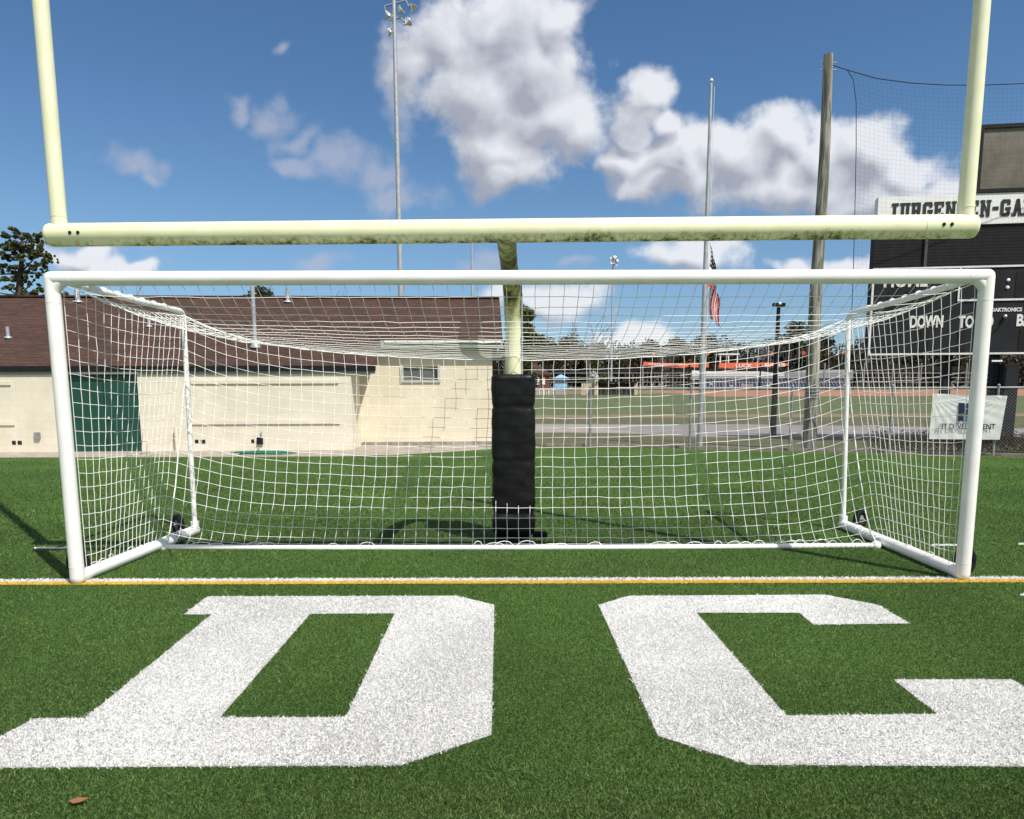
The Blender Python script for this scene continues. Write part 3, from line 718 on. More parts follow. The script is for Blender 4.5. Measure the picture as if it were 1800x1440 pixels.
rf.slab([P_(aL, RB), P_(aR, RB), P_(aR, 2*RB-E0), P_(aL, 2*RB-E0)], th_)
roof = rf.build('roof', M_roof, house)
hbox(aL, aR, RB-.12, RB+.12, rz_(RB)-.01, rz_(RB)+.035).build('ridge_cap', M_roof, roof)
hbox(aL, aN+.02, E0-.05, E0-.003, zE-.13, zE+.01).build('gutter', M_blackm, house)
hbox(aL, aN, E0+.001, E0+.026, zE-.20, zE-.103).build('fascia', M_trim, house)
hbox(aN+.003, aR, E1-.04, E1-.003, zE1-.20, zE1+.005).build('fascia', M_trim, house)
hbox(aN+.12, aR-.05, E1-.08, E1-.043, zE1-.06, zE1+.0).build('gutter', M_wht, house)
# door
def wallrect(mb, px0, py0, px1, py1, out0, out1, f=onwall, n=nW):
    a = f(px0, (py0+py1)/2); b = f(px1, (py0+py1)/2); z0 = f((px0+px1)/2, py1).z; z1 = f((px0+px1)/2, py0).z
    P = [Vector((a.x, a.y, z0)), Vector((b.x, b.y, z0)), Vector((b.x, b.y, z1)), Vector((a.x, a.y, z1))]
    mb.slab([p+n*out0 for p in P], n*(out1-out0)); return mb
door = wallrect(MB(), 121, 660, 245, 795, -.12, -.07).build('door', M_door, house)
c = onwall(190, 735); MB().sphere(c-nW*.035, .035).build('handle', M_galv, door)
mb = MB(); wallrect(mb, 182.6, 661, 183.6, 794, -.068, -.055); mb.build('door_seam', M_dark, door)
mb = MB(); wallrect(mb, 116.5, 658, 121, 795.5, .002, .03); wallrect(mb, 121.3, 654.5, 245.5, 658, .002, .03); mb.build('door_frame', M_wht, house)
wallrect(MB(), 119, 795, 247, 797.5, .003, .09).build('threshold', M_galv, house)
# rails, vents, meter box and pipe on the wall
for (x0, y0, x1, y1) in ((336, 668, 595, 674.5), (337, 739, 598, 745.5), (-260, 671, 19, 677.5), (-260, 742, 26, 748.5)):
    wallrect(MB(), x0, y0, x1, y1, .003, .035).build('wall_rail', M_wall, house)
for (x0, y0, x1, y1) in ((21.5, 775, 28, 781.5), (31.5, 775, 38.5, 781.5), (343, 773, 349, 779), (353.5, 773, 361, 779.5), (442, 772.5, 447, 778.5)):
    wallrect(MB(), x0, y0, x1, y1, .002, .012).build('vent', M_dark, house)
wallrect(MB(), 452, 769, 462.5, 781, .003, .06).build('outlet_box', M_blackm, house)
wallrect(MB(), 62, 760, 71.5, 771, .003, .07).build('meter_box', M_galvd, house)
p = onwall(311, 752)+nW*.09; MB().tube([(p.x, p.y, 0), (p.x, p.y, p.z), ], .045, 14).build('pipe', M_wall, house)
p = onwall(460.5, 757)+nW*.05; MB().tube([p-nW*.05, p, p-Vector((0, 0, .08))], .02, 8).build('tap', M_galv, house)
# wing window
fr = MB()
a0_, a1_ = (703.5, 642, 708, 672), (770, 642, 774.5, 672)
wallrect(fr, 704, 641.5, 708.5, 672.5, .002, .04, onwing, nG); wallrect(fr, 769.5, 641.5, 774, 672.5, .002, .04, onwing, nG)
wallrect(fr, 708.6, 668.5, 769.4, 672.5, .002, .04, onwing, nG)
win = fr.build('window', M_sign2, house)
wallrect(MB(), 708.5, 644, 769.5, 668.5, -.09, -.07, onwing, nG).build('pane', M_glass, win)
mb = MB(); wallrect(mb, 738, 644, 739.5, 668.5, -.068, -.05, onwing, nG); mb.build('mullion', M_wht, win)
# roof pipes
def onroof(px, py):
    n = Vector((0, 0, 1))-e2*sl_; p0 = H(0, E0, zE); r = ray(px, py); return CAM+r*((p0-CAM).dot(n)/r.dot(n))
for (px, py, h, rr_) in ((14.5, 594, .30, .045), (137, 531, .45, .07), (506, 531, .4, .06), (262, 574, .25, .04)):
    p = onroof(px, py); mb = MB(); mb.tube([p-Vector((0, 0, .03)), p+Vector((0, 0, h))], rr_, 12); mb.lathe([(rr_*2.3, -.01), (rr_*2.2, .02), (rr_, .05)], p, n=12); mb.build('roof_vent', M_galv, roof)
p = onroof(449, 611); mb = MB(); zt = atY(448.5, 503, p.y).z
mb.tube([p-Vector((0, 0, .03)), Vector((p.x, p.y, zt))], .055, 14); mb.lathe([(.14, -.01), (.13, .05), (.06, .16)], p, n=14); mb.tube([(p.x-.1, p.y, zt-.2), (p.x+.1, p.y, zt-.2)], .02, 8)
mb.build('service_mast', M_galv, roof)
# green hose heap by the wall
hb = G(462, 799.5); hose = MB(); hp = []
for k in range(150):
    t = k*.33; r_ = .18+.10*math.sin(k*.071)+.05*rr.random(); hp.append((hb.x+r_*2.3*math.cos(t)+.12*math.sin(k*.05), hb.y+.05+r_*.75*math.sin(t), .025+.045*(k/150)+.015*rr.random()))
hose.tube(hp, .014, 6)
hose.tube([(hb.x-.1, hb.y+.12, .05), tuple(onwall(456, 790)+nW*.1), tuple(onwall(457, 782)+nW*.07)], .012, 6)
o = hose.build('garden_hose', M_hose); tag(o, 'tangled green garden hose heaped against the cream wall', 'garden hose')
# small leaf on the turf
lf = G(138, 1421); mb = MB(); mb.slab([lf+Vector(v) for v in ((-.035, 0, .03), (-.01, .012, .036), (.03, .022, .03), (.012, -.008, .03), (-.012, -.014, .028))], (0, 0, .002))
tag(mb.build('dead_leaf', M_leafb), 'small brown dead leaf lying on the turf in the foreground', 'leaf')

# ------------------------------------------------------------------ poles and lamps
def pole_top(px, py, Y): return atY(px, py, Y)
def floodlight(mb_r, c, axis, s):
    ax = Vector(axis).normalized()
    mb_r.lathe([(.02*s, -.62*s), (.09*s, -.60*s), (.12*s, -.42*s), (.20*s, -.25*s), (.36*s, -.05*s), (.40*s, 0), (.36*s, .01*s), (.30*s, -.06*s), (.001, -.18*s)], c, ax, 16)
def light_mast(name, bx, Y, ztop, r, label, lamps, arms, M=M_galv, group='stadium light masts'):
    z0 = gz(Y); o = thing(name, (bx, Y, z0), label, 'light mast', group)
    MB().tube([(bx, Y, z0), (bx, Y, (z0+ztop)/2), (bx, Y, ztop)], [r, r*.85, r*.62], 14).build('mast', M, o)
    for a, b in arms: MB().tube([a, b], r*.28, 6).build('crossarm', M_galvd, o)
    for c, ax, s in lamps:
        mb = MB(); floodlight(mb, c, ax, s); mb.tube([c-Vector(ax).normalized()*.45*s, c-Vector(ax).normalized()*.45*s+Vector((0, 0, .5*s))], .03*s+.01, 6); mb.build('floodlight', M_silver, o)
    return o
Y1 = 39.; t1 = atY(693.5, -6, Y1); b1 = atY(703, 520, Y1); k1 = (t1.x+b1.x)/2
def q1(px, py, dy=0): p = atY(px, py, Y1+dy); return p
light_mast('light_mast', k1, Y1, t1.z+.4, .165, 'tall grey light mast with floodlights behind the brown roof', 
    [(q1(684, 24), (.5, -.5, .55), .62), (q1(687, 53), (.35, -.6, .6), .55), (q1(707, 16), (.75, -.3, .55), .62), (q1(727, 10), (.25, -.1, .95), .62), (q1(719, 38), (.7, .3, .6), .62)],
    [(q1(676, 11), q1(713, 1)), (q1(685, 36), q1(706, 30)), (q1(676, 11), q1(677, 20)), (q1(713, 1), q1(720, 14)), (q1(704, 31), q1(713, 42))])
Y2 = 58.; t2 = atY(829, 408, Y2); light_mast('light_mast', t2.x, Y2, t2.z, .13, 'thin pale mast just left of the padded goalpost neck', [], [])
Y3 = 108.; t3 = atY(1078, 455, Y3)
def q3(px, py): return atY(px, py, Y3-.3)
light_mast('light_mast', atY(1076, 560, Y3).x, Y3, t3.z+.3, .16, 'distant thin light mast with small floodlight cluster right of the goalpost',
    [(q3(1075, 453), (-.5, -.6, .4), .8), (q3(1081, 452), (.3, -.7, .5), .8), (q3(1085, 457), (.6, -.5, .3), .8), (q3(1077, 461), (.1, -.8, .3), .8), (q3(1083, 464), (.5, -.6, .2), .8)],
    [(q3(1072, 456), q3(1087, 452)), (q3(1073, 463), q3(1087, 462))])
# black lamp post behind the fence
lb = G(1358.5, 765); o = thing('lamp_post', (lb.x, lb.y, 0), 'black lamp post with twin floodlight heads behind the fence', 'lamp post')
zt = atY(1367, 533, lb.y).z
MB().tube([(lb.x, lb.y, 0), (lb.x, lb.y, .5), (lb.x, lb.y, 2.2), (lb.x, lb.y, zt)], [.12, .10, .085, .06], 12).build('post', M_blackm, o)
for sx in (-1, 1): MB().box((lb.x+sx*.04, lb.y-.12, zt-.12), (lb.x+sx*.19, lb.y+.1, zt+.0), bev=.01).build('lamp_head', M_blackm, o)
MB().sphere((lb.x-.0, lb.y-.1, zt-.03), .055).build('sensor', M_wht, o)
# pole with black floodlight right beside the goalpost
pp = G(918, 780); o = thing('lamp_post', (pp.x, pp.y, 0), 'thin white post with black floodlight at the corner of the brown roof', 'lamp post')
z5 = atY(918, 528, pp.y).z
MB().tube([(pp.x, pp.y, 0), (pp.x, pp.y, z5+.2)], .022, 8).build('post', M_galv, o)
MB().box((pp.x-.18, pp.y-.1, z5+.1), (pp.x-.0, pp.y+.1, z5+.42), bev=.02).build('lamp_head', M_blackm, o)
MB().tube([(pp.x-.06, pp.y, z5-.3), (pp.x-.06, pp.y, z5+.12)], .03, 8).build('bracket', M_blackm, o)

# flagpole and flag
fb_ = G(1229, 785); ft = atY(1251, 146, fb_.y); fx = (fb_.x+ft.x)/2
fp = thing('flagpole', (fx, fb_.y, 0), 'tall tapered metal flagpole with the flag at half staff', 'flagpole')
MB().tube([(fx, fb_.y, 0), (fx, fb_.y, 3), (fx, fb_.y, ft.z)], [.075, .068, .036], 16).build('pole', M_galv, fp)
MB().sphere((fx, fb_.y, ft.z+.05), .06).build('finial', M_silver, fp)
MB().tube([(fx+.09, fb_.y-.02, 1.2), (fx+.085, fb_.y-.02, ft.z-.1)], .006, 5).build('halyard', M_wht, fp)
M_flag = bpy.data.materials.new('stars_and_stripes'); M_flag.use_nodes = True; t = M_flag.node_tree; b = t.nodes['Principled BSDF']; b.inputs['Roughness'].default_value = .8
uvn = N(t, 'ShaderNodeUVMap'); s3 = N(t, 'ShaderNodeSeparateXYZ'); t.links.new(uvn.outputs[0], s3.inputs[0]); u_, v_ = s3.outputs[0], s3.outputs[1]
stp = math_(t, 'MODULO', math_(t, 'FLOOR', math_(t, 'MULTIPLY', v_, 13.)), 2.)
cmx = N(t, 'ShaderNodeMix', data_type='RGBA'); t.links.new(stp, cmx.inputs['Factor']); cmx.inputs['A'].default_value = (.55, .015, .03, 1); cmx.inputs['B'].default_value = (.85, .85, .85, 1)
can = math_(t, 'MULTIPLY', math_(t, 'LESS_THAN', u_, .4), math_(t, 'LESS_THAN', v_, 7/13))
fu = math_(t, 'SUBTRACT', math_(t, 'FRACT', math_(t, 'MULTIPLY', u_, 15.)), .5); fv = math_(t, 'SUBTRACT', math_(t, 'FRACT', math_(t, 'MULTIPLY', v_, 10.)), .5)
rd = math_(t, 'ADD', math_(t, 'MULTIPLY', fu, fu), math_(t, 'MULTIPLY', fv, fv)); star = math_(t, 'LESS_THAN', rd, .07)
cc = N(t, 'ShaderNodeMix', data_type='RGBA'); t.links.new(star, cc.inputs['Factor']); cc.inputs['A'].default_value = (.008, .012, .045, 1); cc.inputs['B'].default_value = (.75, .75, .75, 1)
fin = N(t, 'ShaderNodeMix', data_type='RGBA'); t.links.new(can, fin.inputs['Factor']); t.links.new(cmx.outputs['Result'], fin.inputs['A']); t.links.new(cc.outputs['Result'], fin.inputs['B'])
t.links.new(fin.outputs['Result'], b.inputs['Base Color'])
FH = 1.25; zf = atY(1250, 424, fb_.y).z; nu, nv = 60, 40; V = []; UVs = []
for i in range(nu+1):
    u = i/nu
    for j in range(nv+1):
        v = j/nv
        # hoist on the pole; the fly hangs down in folds
        zz = zf-v*FH*(1-.75*u**.6)-u*1.85-.10*u*v
        xo = .09+.36*math.sin(min(u*2.6, 1.4))*(.25+.75*v)*(1-.15*u)+.05*math.sin(5*v+3*u)+.05*math.sin(u*6)
        yo = .09*math.sin(v*15+u*2)*min(1, u*3)*(1-.3*u)
        V.append((fx+xo, fb_.y+yo, zz)); UVs.append((u, v))
Fc = [(i*(nv+1)+j, i*(nv+1)+j+1, (i+1)*(nv+1)+j+1, (i+1)*(nv+1)+j) for i in range(nu) for j in range(nv)]
fl = link_mesh('flag', V, Fc, M_flag, None, True); ul = fl.data.uv_layers.new(name='UVMap')
for li, lp in enumerate(fl.data.loops): ul.data[li].uv = UVs[lp.vertex_index]
tag(fl, 'red white and blue striped flag with stars hanging limp from the flagpole', 'flag')

# wooden utility poles carrying the ball stop net
def wood_pole(pxb, pyb, pyt, label, lean=0.):
    b_ = G(pxb, pyb); zt = atY(pxb, pyt, b_.y).z
    o = thing('wooden_pole', (b_.x, b_.y, 0), label, 'utility pole')
    k = rr.random(); P = [(b_.x+.02*math.sin(i*.8+k)+lean*i/12, b_.y, zt*i/12) for i in range(13)]
    MB().tube(P, [.18-.07*i/12 for i in range(13)], 18).build('pole', M_wood, o)
    for z in (zt-.18, zt-.35): MB().tube([(b_.x-.2+lean, b_.y, z), (b_.x+.2+lean, b_.y, z)], .012, 6).build('bolt', M_galvd, o)
    for z in (1.35, 1.42, 1.5): MB().tube([(b_.x, b_.y, z), (b_.x, b_.y, z+.02)], .19, 18).build('wire_wrap', M_galv, o)
    return b_, zt
wb, wz = wood_pole(1421, 791, 96, 'tall weathered wooden pole standing behind the chain link fence')
wood_pole(2080, 793, 60, 'wooden pole at the right end of the ball stop net')
YN = wb.y+.1
cab = [atY(x, y, YN) for x, y in ((1489, 123), (1540, 138), (1600, 146), (1660, 149.5), (1720, 150), (1800, 147), (1900, 138), (2010, 124))]
lft = [atY(x, y, YN) for x, y in ((1489, 123), (1500, 140), (1505, 180), (1505, 260), (1503, 360), (1500, 480), (1495, 600), (1492, 684))]
bn = thing('ball_stop_net', (cab[0].x, YN, 0), 'tall fine black ball stop net hanging in front of the scoreboard', 'safety net')
MB().tube([Vector((wb.x+.1, YN, cab[0].z+.12))]+cab, .011, 6).build('cable', M_mesh, bn)
MB().tube(lft, .009, 6).build('edge_rope', M_mesh, bn)
x0, x1 = cab[0].x, cab[-1].x; cx_ = np.array([p.x for p in cab]); cz_ = np.array([p.z for p in cab]); A = []; B_ = []
lz = np.array([p.z for p in lft])[::-1]; lx_ = np.array([p.x for p in lft])[::-1]
nx_ = int((x1-x0)/.115)
gx = np.linspace(x0, x1, nx_); zs = np.linspace(1.7, 1.0, 2)
ztop = np.interp(gx, cx_, cz_); rows = 72
def npnt(i, k):   # grid point: row 0 is the cable
    t = k/rows; z = ztop[i]*(1-t)+1.62*t; xl = np.interp(z, lz, lx_); s = (gx[i]-x0)/(x1-x0)
    return (max(xl, x0)*(1-s)+x1*s, YN+.04*math.sin(s*9+t*4)*t, z)
GP = np.array([[npnt(i, k) for k in range(rows+1)] for i in range(nx_)])
A = np.concatenate([GP[:, :-1:4].reshape(-1, 3) if False else GP[:, :-1].reshape(-1, 3), GP[:-1, :].reshape(-1, 3)]); B_ = np.concatenate([GP[:, 1:].reshape(-1, 3), GP[1:, :].reshape(-1, 3)])
V_, Q_ = cords(A, B_, .0011, 3); mesh_np('netting', V_, Q_, M_mesh, bn)

# ------------------------------------------------------------------ chain link fence with its banner
fence = thing('chain_link_fence', tuple(G(1230, 790)), 'grey chain link fence running behind the turf to the right edge', 'fence')
FPx = [(895, 783), (1037, 785.5), (1212, 789.5), (1388, 792.5), (1562, 797), (1745, 802), (1930, 807), (2120, 812)]
FP = [G(*p) for p in FPx]; FHt = 1.60
for p in FP:
    mb = MB(); mb.tube([(p.x, p.y, 0), (p.x, p.y, FHt+.05)], .034 if abs(p.x-FP[1].x) < .01 else .028, 12); mb.sphere((p.x, p.y, FHt+.05), .036, 10); mb.build('post', M_galvd, fence)
A = []; B_ = []
for a, b in zip(FP, FP[1:]):
    MB().tube([a+Vector((0, 0, FHt)), b+Vector((0, 0, FHt))], .021, 10).build('top_rail', M_galv, fence)
    L = (b-a).length; d = (b-a)/L; s = -FHt
    while s < L+FHt:
        for sg_ in (1, -1):
            # line from (s,0.05) rising with slope sg_
            z0_, z1_ = .06, FHt-.01; p0 = s; p1 = s+sg_*(z1_-z0_)*.93
            lo_, hi_ = sorted(((p0, z0_), (p1, z1_)))
            if hi_[0] <= 0 or lo_[0] >= L: continue
            if lo_[0] < 0: k = -lo_[0]/(hi_[0]-lo_[0]); lo_ = (0, lo_[1]+(hi_[1]-lo_[1])*k)
            if hi_[0] > L: k = (L-lo_[0])/(hi_[0]-lo_[0]); hi_ = (L, lo_[1]+(hi_[1]-lo_[1])*k)
            A.append(a+d*lo_[0]+Vector((0, 0, lo_[1]))); B_.append(a+d*hi_[0]+Vector((0, 0, hi_[1])))
        s += .072
V_, Q_ = cords(np.array([tuple(v) for v in A]), np.array([tuple(v) for v in B_]), .0023, 3); mesh_np('chain_mesh', V_, Q_, M_galvd, fence)
# banner
fa, fb2 = FP[4], FP[6]; fd = (FP[5]-FP[4]).normalized(); fn = Vector((fd.y, -fd.x, 0)).normalized()
def onfence(px, py, out=.05):
    r = ray(px, py); p0 = FP[4]+fn*out; return CAM+r*((p0-CAM).dot(fn)/r.dot(fn))
q = [onfence(1640, 692), onfence(1771, 696), onfence(1757, 773), onfence(1633, 772)]
ban = thing('banner', tuple(onfence(1700, 772)), 'creased white banner with square logo and dark lettering tied to the fence', 'banner')
nu, nv = 60, 36; V = []
for j in range(nv+1):
    for i in range(nu+1):
        u, v = i/nu, j/nv; p = (q[0]*(1-u)+q[1]*u)*(1-v)+(q[3]*(1-u)+q[2]*u)*v
        # tension creases fanning from the two upper corners
        w = .006*math.sin(34*math.atan2(v+.02, u+.05))*math.exp(-1.2*math.hypot(u, v))+.006*math.sin(30*math.atan2(v+.02, 1.05-u))*math.exp(-1.2*math.hypot(1-u, v))+.003*math.sin(17*u+3*v)+.005*math.sin(v*5+u*3)
        V.append(p+fn*w)
Fc = [(j*(nu+1)+i, j*(nu+1)+i+1, (j+1)*(nu+1)+i+1, (j+1)*(nu+1)+i) for j in range(nv) for i in range(nu)]
link_mesh('cloth', V, Fc, M_sign, ban, True)
up = Vector((0, 0, 1))
def fpatch(x0, y0, x1, y1, M, nm):
    P = [onfence(x0, y1, .068), onfence(x1, y1, .068), onfence(x1, y0, .068), onfence(x0, y0, .068)]
    MB().slab(P, fn*.003).build(nm, M, ban)
for r_ in ((1685, 708.5, 1695.5, 730, M_dirtn), (1683.5, 731.5, 1694, 740, M_dirtn), (1697.5, 708.8, 1708, 718, M_dirtn), (1697.3, 720, 1708, 729, M_dirtn), (1696.5, 731.5, 1708, 740, M_teal)):
    fpatch(*r_, 'logo')
p0, p1 = onfence(1650, 753.8, .068), onfence(1749, 754.5, .068)
text_mesh('lettering', 'FIT DEVELOPMENT', .125, (p1-p0).length, p0+fn*.012, (p1-p0).normalized(), up, fn, M_ink, ban, .003, .02)
# clipped hedge just behind the fence on the right
def leaf_cloud(centers, n, size, rnd, tintb=(.2, .8), flat=1.):
    """n small leaf faces spread over the blobs (c, rx, ry, rz)"""
    wts = np.array([a[1]*a[2]*a[3] for a in centers])**.67; cnt = rnd.multinomial(n, wts/wts.sum()); V = []; T = []
    for (c, rx, ry, rzz), k in zip(centers, cnt):
        d = rnd.normal(size=(k, 3)); d /= np.linalg.norm(d, axis=1, keepdims=True)+1e-9; rad_ = rnd.random(k)**.42
        bump = 1+.22*np.sin(d[:, 0]*7+c[0])*np.cos(d[:, 2]*6+c[2])
        P = np.array(c)+d*rad_[:, None]*bump[:, None]*np.array([rx, ry, rzz])
        a = rnd.normal(size=(k, 3)); a /= np.linalg.norm(a, axis=1, keepdims=True); b = np.cross(a, rnd.normal(size=(k, 3))); b /= np.linalg.norm(b, axis=1, keepdims=True)
        s = size*(.6+.8*rnd.random(k))[:, None]
        V.append(np.stack([P-a*s, P+b*s*.5, P+a*s, P-b*s*.5], 1)); T.append(np.repeat(np.clip(rnd.normal(rnd.uniform(*tintb), .18, k), 0, 1), 4))
    V = np.concatenate(V).reshape(-1, 3); T = np.concatenate(T); Q = np.arange(len(V)).reshape(-1, 4); return V, Q, T
def leaf_mesh(name, cen, n, size, M, parent, seed, tb=(.2, .8)):
    rnd = np.random.default_rng(seed); V, Q, T = leaf_cloud(cen, n, size, rnd, tb)
    o = mesh_np(name, V, Q, M, parent); a = o.data.attributes.new('tint', 'FLOAT', 'POINT'); a.data.foreach_set('value', T.astype(np.float32)); return o
L_pine = tint_mat('pine_needles', (.022, .036, .012), (.13, .155, .05), .7)
L_dark = tint_mat('dark_evergreen', (.014, .020, .010), (.055, .075, .028), .7)
L_mid = tint_mat('green_foliage', (.025, .04, .012), (.12, .14, .04), .7)
L_brown = tint_mat('winter_foliage', (.045, .035, .02), (.17, .13, .06), .8)
L_scrub = tint_mat('winter_scrub', (.02, .018, .012), (.10, .075, .04), .9)
L_hedge = tint_mat('hedge_leaves', (.02, .018, .012), (.10, .065, .035), .8)
cen = []
for k in range(26):
    px = 1575+k*24; e = G(px, 797+.012*(px-1560)*1.3); cen.append(((e.x, e.y+.75+.1*rr.random(), .24+.04*rr.random()), .32, .45, .26+.07*rr.random()))
hg = thing('hedge', (cen[0][0][0], cen[0][0][1], 0), 'low dark brown hedge behind the fence below the banner', 'hedge')
leaf_mesh('foliage', cen, 26000, .022, L_hedge, hg, 5, (.1, .6))

# ------------------------------------------------------------------ scoreboard
SY = 15.4; sp0 = atY(1527, 625, SY); syaw = -R(8.5); sd = Vector((math.cos(syaw), math.sin(syaw), 0)); sn = Vector((sd.y, -sd.x, 0)).normalized()
if sn.y > 0: sn = -sn
def onb(px, py, out=0.):
    r = ray(px, py); p = sp0+sn*out; return CAM+r*((p-CAM).dot(sn)/r.dot(sn))
def brect(mb, x0, y0, x1, y1, o0, o1, sq=True):
    """rectangle on the board face given by its left-bottom and right-top pixels"""
    a, c = onb(x0, y1), onb(x1, y0); P = [Vector((a.x, a.y, a.z)), Vector((c.x, c.y, a.z)), Vector((c.x, c.y, c.z)), Vector((a.x, a.y, c.z))]
    mb.slab([p+sn*o0 for p in P], sn*(o1-o0)); return mb
XE = 2150
sb = thing('scoreboard', (sp0.x+1, sp0.y, 0), 'large black stadium scoreboard with white outlines and header sign at the right edge', 'scoreboard')
def ztn(px, py): return onb(px, py).z
def zrect(mb, px0, px1, z0, z1, o0, o1, pyr=500):
    a, c = onb(px0, pyr), onb(px1, pyr); P = [Vector((a.x, a.y, z0)), Vector((c.x, c.y, z0)), Vector((c.x, c.y, z1)), Vector((a.x, a.y, z1))]
    mb.slab([p+sn*o0 for p in P], sn*(o1-o0)); return mb
zb0 = ztn(1527, 625); zb1 = ztn(1536, 472); zb2 = ztn(1541, 400); zb3 = ztn(1545, 347)
xl_ = 1533
zrect(MB(), xl_, XE, zb0, zb1-.005, -.35, 0).build('panel', M_char, sb)
lv = MB(); zrect(lv, xl_+1, XE, zb1+.005, zb2-.02, -.40, -.05)
for k in range(12):
    z = zb1+.06+(zb2-zb1-.1)*k/12; zrect(lv, xl_+2, XE-5, z, z+.03, -.048, -.045)
lv.build('louvre_panel', M_blackm, sb)
zrect(MB(), 1621, 1626, zb1+.01, zb2-.03, -.025, .01).build('divider', M_charc, sb)
hd = zrect(MB(), xl_+2, XE, zb2, zb3, -.30, .0).build('header_sign', M_sign, sb)
vs0, vs1 = ztn(1713, 340), ztn(1722, 220)
vf = MB(); a_ = 1700
zrect(vf, a_, XE, vs0, vs0+.10, -.3, .03); zrect(vf, a_, XE, vs1-.10, vs1, -.3, .03); zrect(vf, a_, a_+8, vs0+.102, vs1-.102, -.3, .03); zrect(vf, a_+8, XE, vs0+.102, vs1-.102, -.3, -.06)
vo = vf.build('video_frame', M_blackm, sb)
zrect(MB(), a_+8.5, XE-8, vs0+.104, vs1-.104, -.055, -.02).build('video_screen', M_scr, sb)
# white outlines
ol = MB(); t_ = .05
zrect(ol, xl_-.5, xl_+3, zb0, zb1, .003, .03); zrect(ol, xl_+3.2, XE, zb0, zb0+t_, .003, .03); zrect(ol, xl_+3.2, XE, zb1-t_, zb1, .003, .03)
zl = ztn(1684, 530); zrect(ol, 1684.5, 1687.5, zl+t_+.003, zb1-t_-.003, .003, .03); zrect(ol, 1684.5, XE, zl, zl+t_, .003, .03)
ol.build('outline', M_wht, sb)
for (x0, y0, x1, y1) in ((1616, 580, 1633, 616), (1681, 580, 1698, 616), (1789, 578, 1812, 618), (1820, 578, 1840, 618), (1748, 480, 1765, 524), (1783, 478, 1806, 524), (1812, 478, 1836, 524), (1590, 510, 1612, 545), (1560, 510, 1582, 545)):
    brect(MB(), x0, y0, x1, y1, .003, .012).build('digit_panel', M_blackm, sb)
for (x_, y_) in ((1772.5, 492.5), (1771, 505.5)):
    c = onb(x_, y_, .01); MB().lathe([(.001, .02), (.045, .018), (.05, 0)], c, sn, 14).build('colon_dot', M_wht, sb)
def btext(s, x0, x1, yb, yt, M=M_wht, bold=.0, out=.004, nm='lettering'):
    a = onb(x0, yb, out); b = onb(x1, yb, out); h = onb((x0+x1)/2, yt, out).z-onb((x0+x1)/2, yb, out).z; w = (Vector((b.x, b.y, 0))-Vector((a.x, a.y, 0))).length
    return text_mesh(nm, s, h, w, a, sd, up, sn, M, sb, .012, bold)
btext('HOME', 1553, 1630, 506, 481, bold=.035)
btext('DOWN', 1599, 1657, 577, 555, bold=.035); btext('TO GO', 1684, 1745, 577, 555, bold=.035); btext('BALL ON', 1786, 1880, 574, 552, bold=.035)
btext('DAKTRONICS', 1742, 1796, 548.5, 541.5, bold=.035)
# loose cable on the face
cbp = [onb(x, y, .06) for x, y in ((1740, 592), (1752, 578), (1761, 570), (1766, 560))]
MB().tube(cbp, .02, 6).build('cable', M_blackm, sb)
MB().sphere(onb(1767, 556, .05), .05).build('camera_housing', M_silver, sb)
# slab-serif header letters from bars on a 7 x 8 grid
GL = {'J': [(0,0,2,2),(0,0,5,1.6),(3,0,5,8),(2,6.6,6.6,8)], 'U': [(.8,0,2.8,8),(0,6.8,3.5,8),(4.2,0,6.2,8),(3.7,6.8,6.9,8),(.8,0,6.2,1.6)],
      'R': [(.6,0,2.6,8),(0,0,3.2,1.2),(0,6.6,6,8),(4,3.6,6.2,7.6),(.6,3.2,5.6,4.6),(3.9,0,6,3.8),(3.9,0,7,1.2)],
      'G': [(.2,.8,2.3,7.2),(1,6.4,6,8),(4.4,5.4,6.4,7.4),(1,0,6,1.6),(4.4,.6,6.4,4.2),(3.4,3,6.9,4.3)],
      'E': [(.6,0,2.6,8),(0,0,6.4,1.4),(0,6.6,6.4,8),(5,0,6.4,2.6),(5,5.4,6.4,8),(.6,3.3,4.6,4.6),(3.6,2.8,4.6,5.2)],
      'N': [(.6,0,2.4,8),(0,6.8,3,8),(0,0,3,1.2),(4.6,0,6.4,8),(4,6.8,7,8),(4.2,0,6.4,1.2),'d'],
      'S': [(.3,4,2.3,7.4),(1,6.6,6,8),(4.2,5.6,6.2,7.4),(1,3.3,5.6,4.7),(4.3,.6,6.4,4),(.8,0,5.8,1.4),(.2,.6,2.2,2.4)],
      '-': [(.6,3.1,4.4,4.7)], 'A': ['a',(0,0,2.9,1.2),(4.4,0,7.3,1.2),(1.8,2.2,5.4,3.4)]}
word = 'JURGENSEN-GARY'
hb_ = ztn(1562, 387); hh = ztn(1562, 358)-hb_; wpx0, wpx1 = onb(1562, 372), onb(1800, 366)
tot = Vector((wpx1.x-wpx0.x, wpx1.y-wpx0.y, 0)).length/11.75; ux = tot/7.6; uz = hh/8
hl = MB(); xx = 0
for ch in word:
    o0 = Vector((wpx0.x, wpx0.y, hb_))+sd*xx
    for g in GL.get(ch, GL['E']) if ch in GL else []:
        if g == 'd': P = [(2.0, 8), (.8, 8), (5.0, 0), (6.2, 0)]
        elif g == 'a':
            for P in ([(.9, 0), (3.0, 0), (4.2, 8), (2.6, 8)], [(4.4, 0), (6.6, 0), (4.6, 8), (3.1, 8)]):
                hl.slab([o0+sd*p[0]*ux+up*p[1]*uz+sn*.004 for p in P], sn*.012)
            continue
        else: P = [(g[0], g[1]), (g[2], g[1]), (g[2], g[3]), (g[0], g[3])]
        hl.slab([o0+sd*p[0]*ux+up*p[1]*uz+sn*(.004+.0007*rr.random()) for p in P], sn*.012)
    xx += tot*(.72 if ch == '-' else 1.0) if ch != 'Y' else tot
    if ch in 'R' and xx > tot*12: break
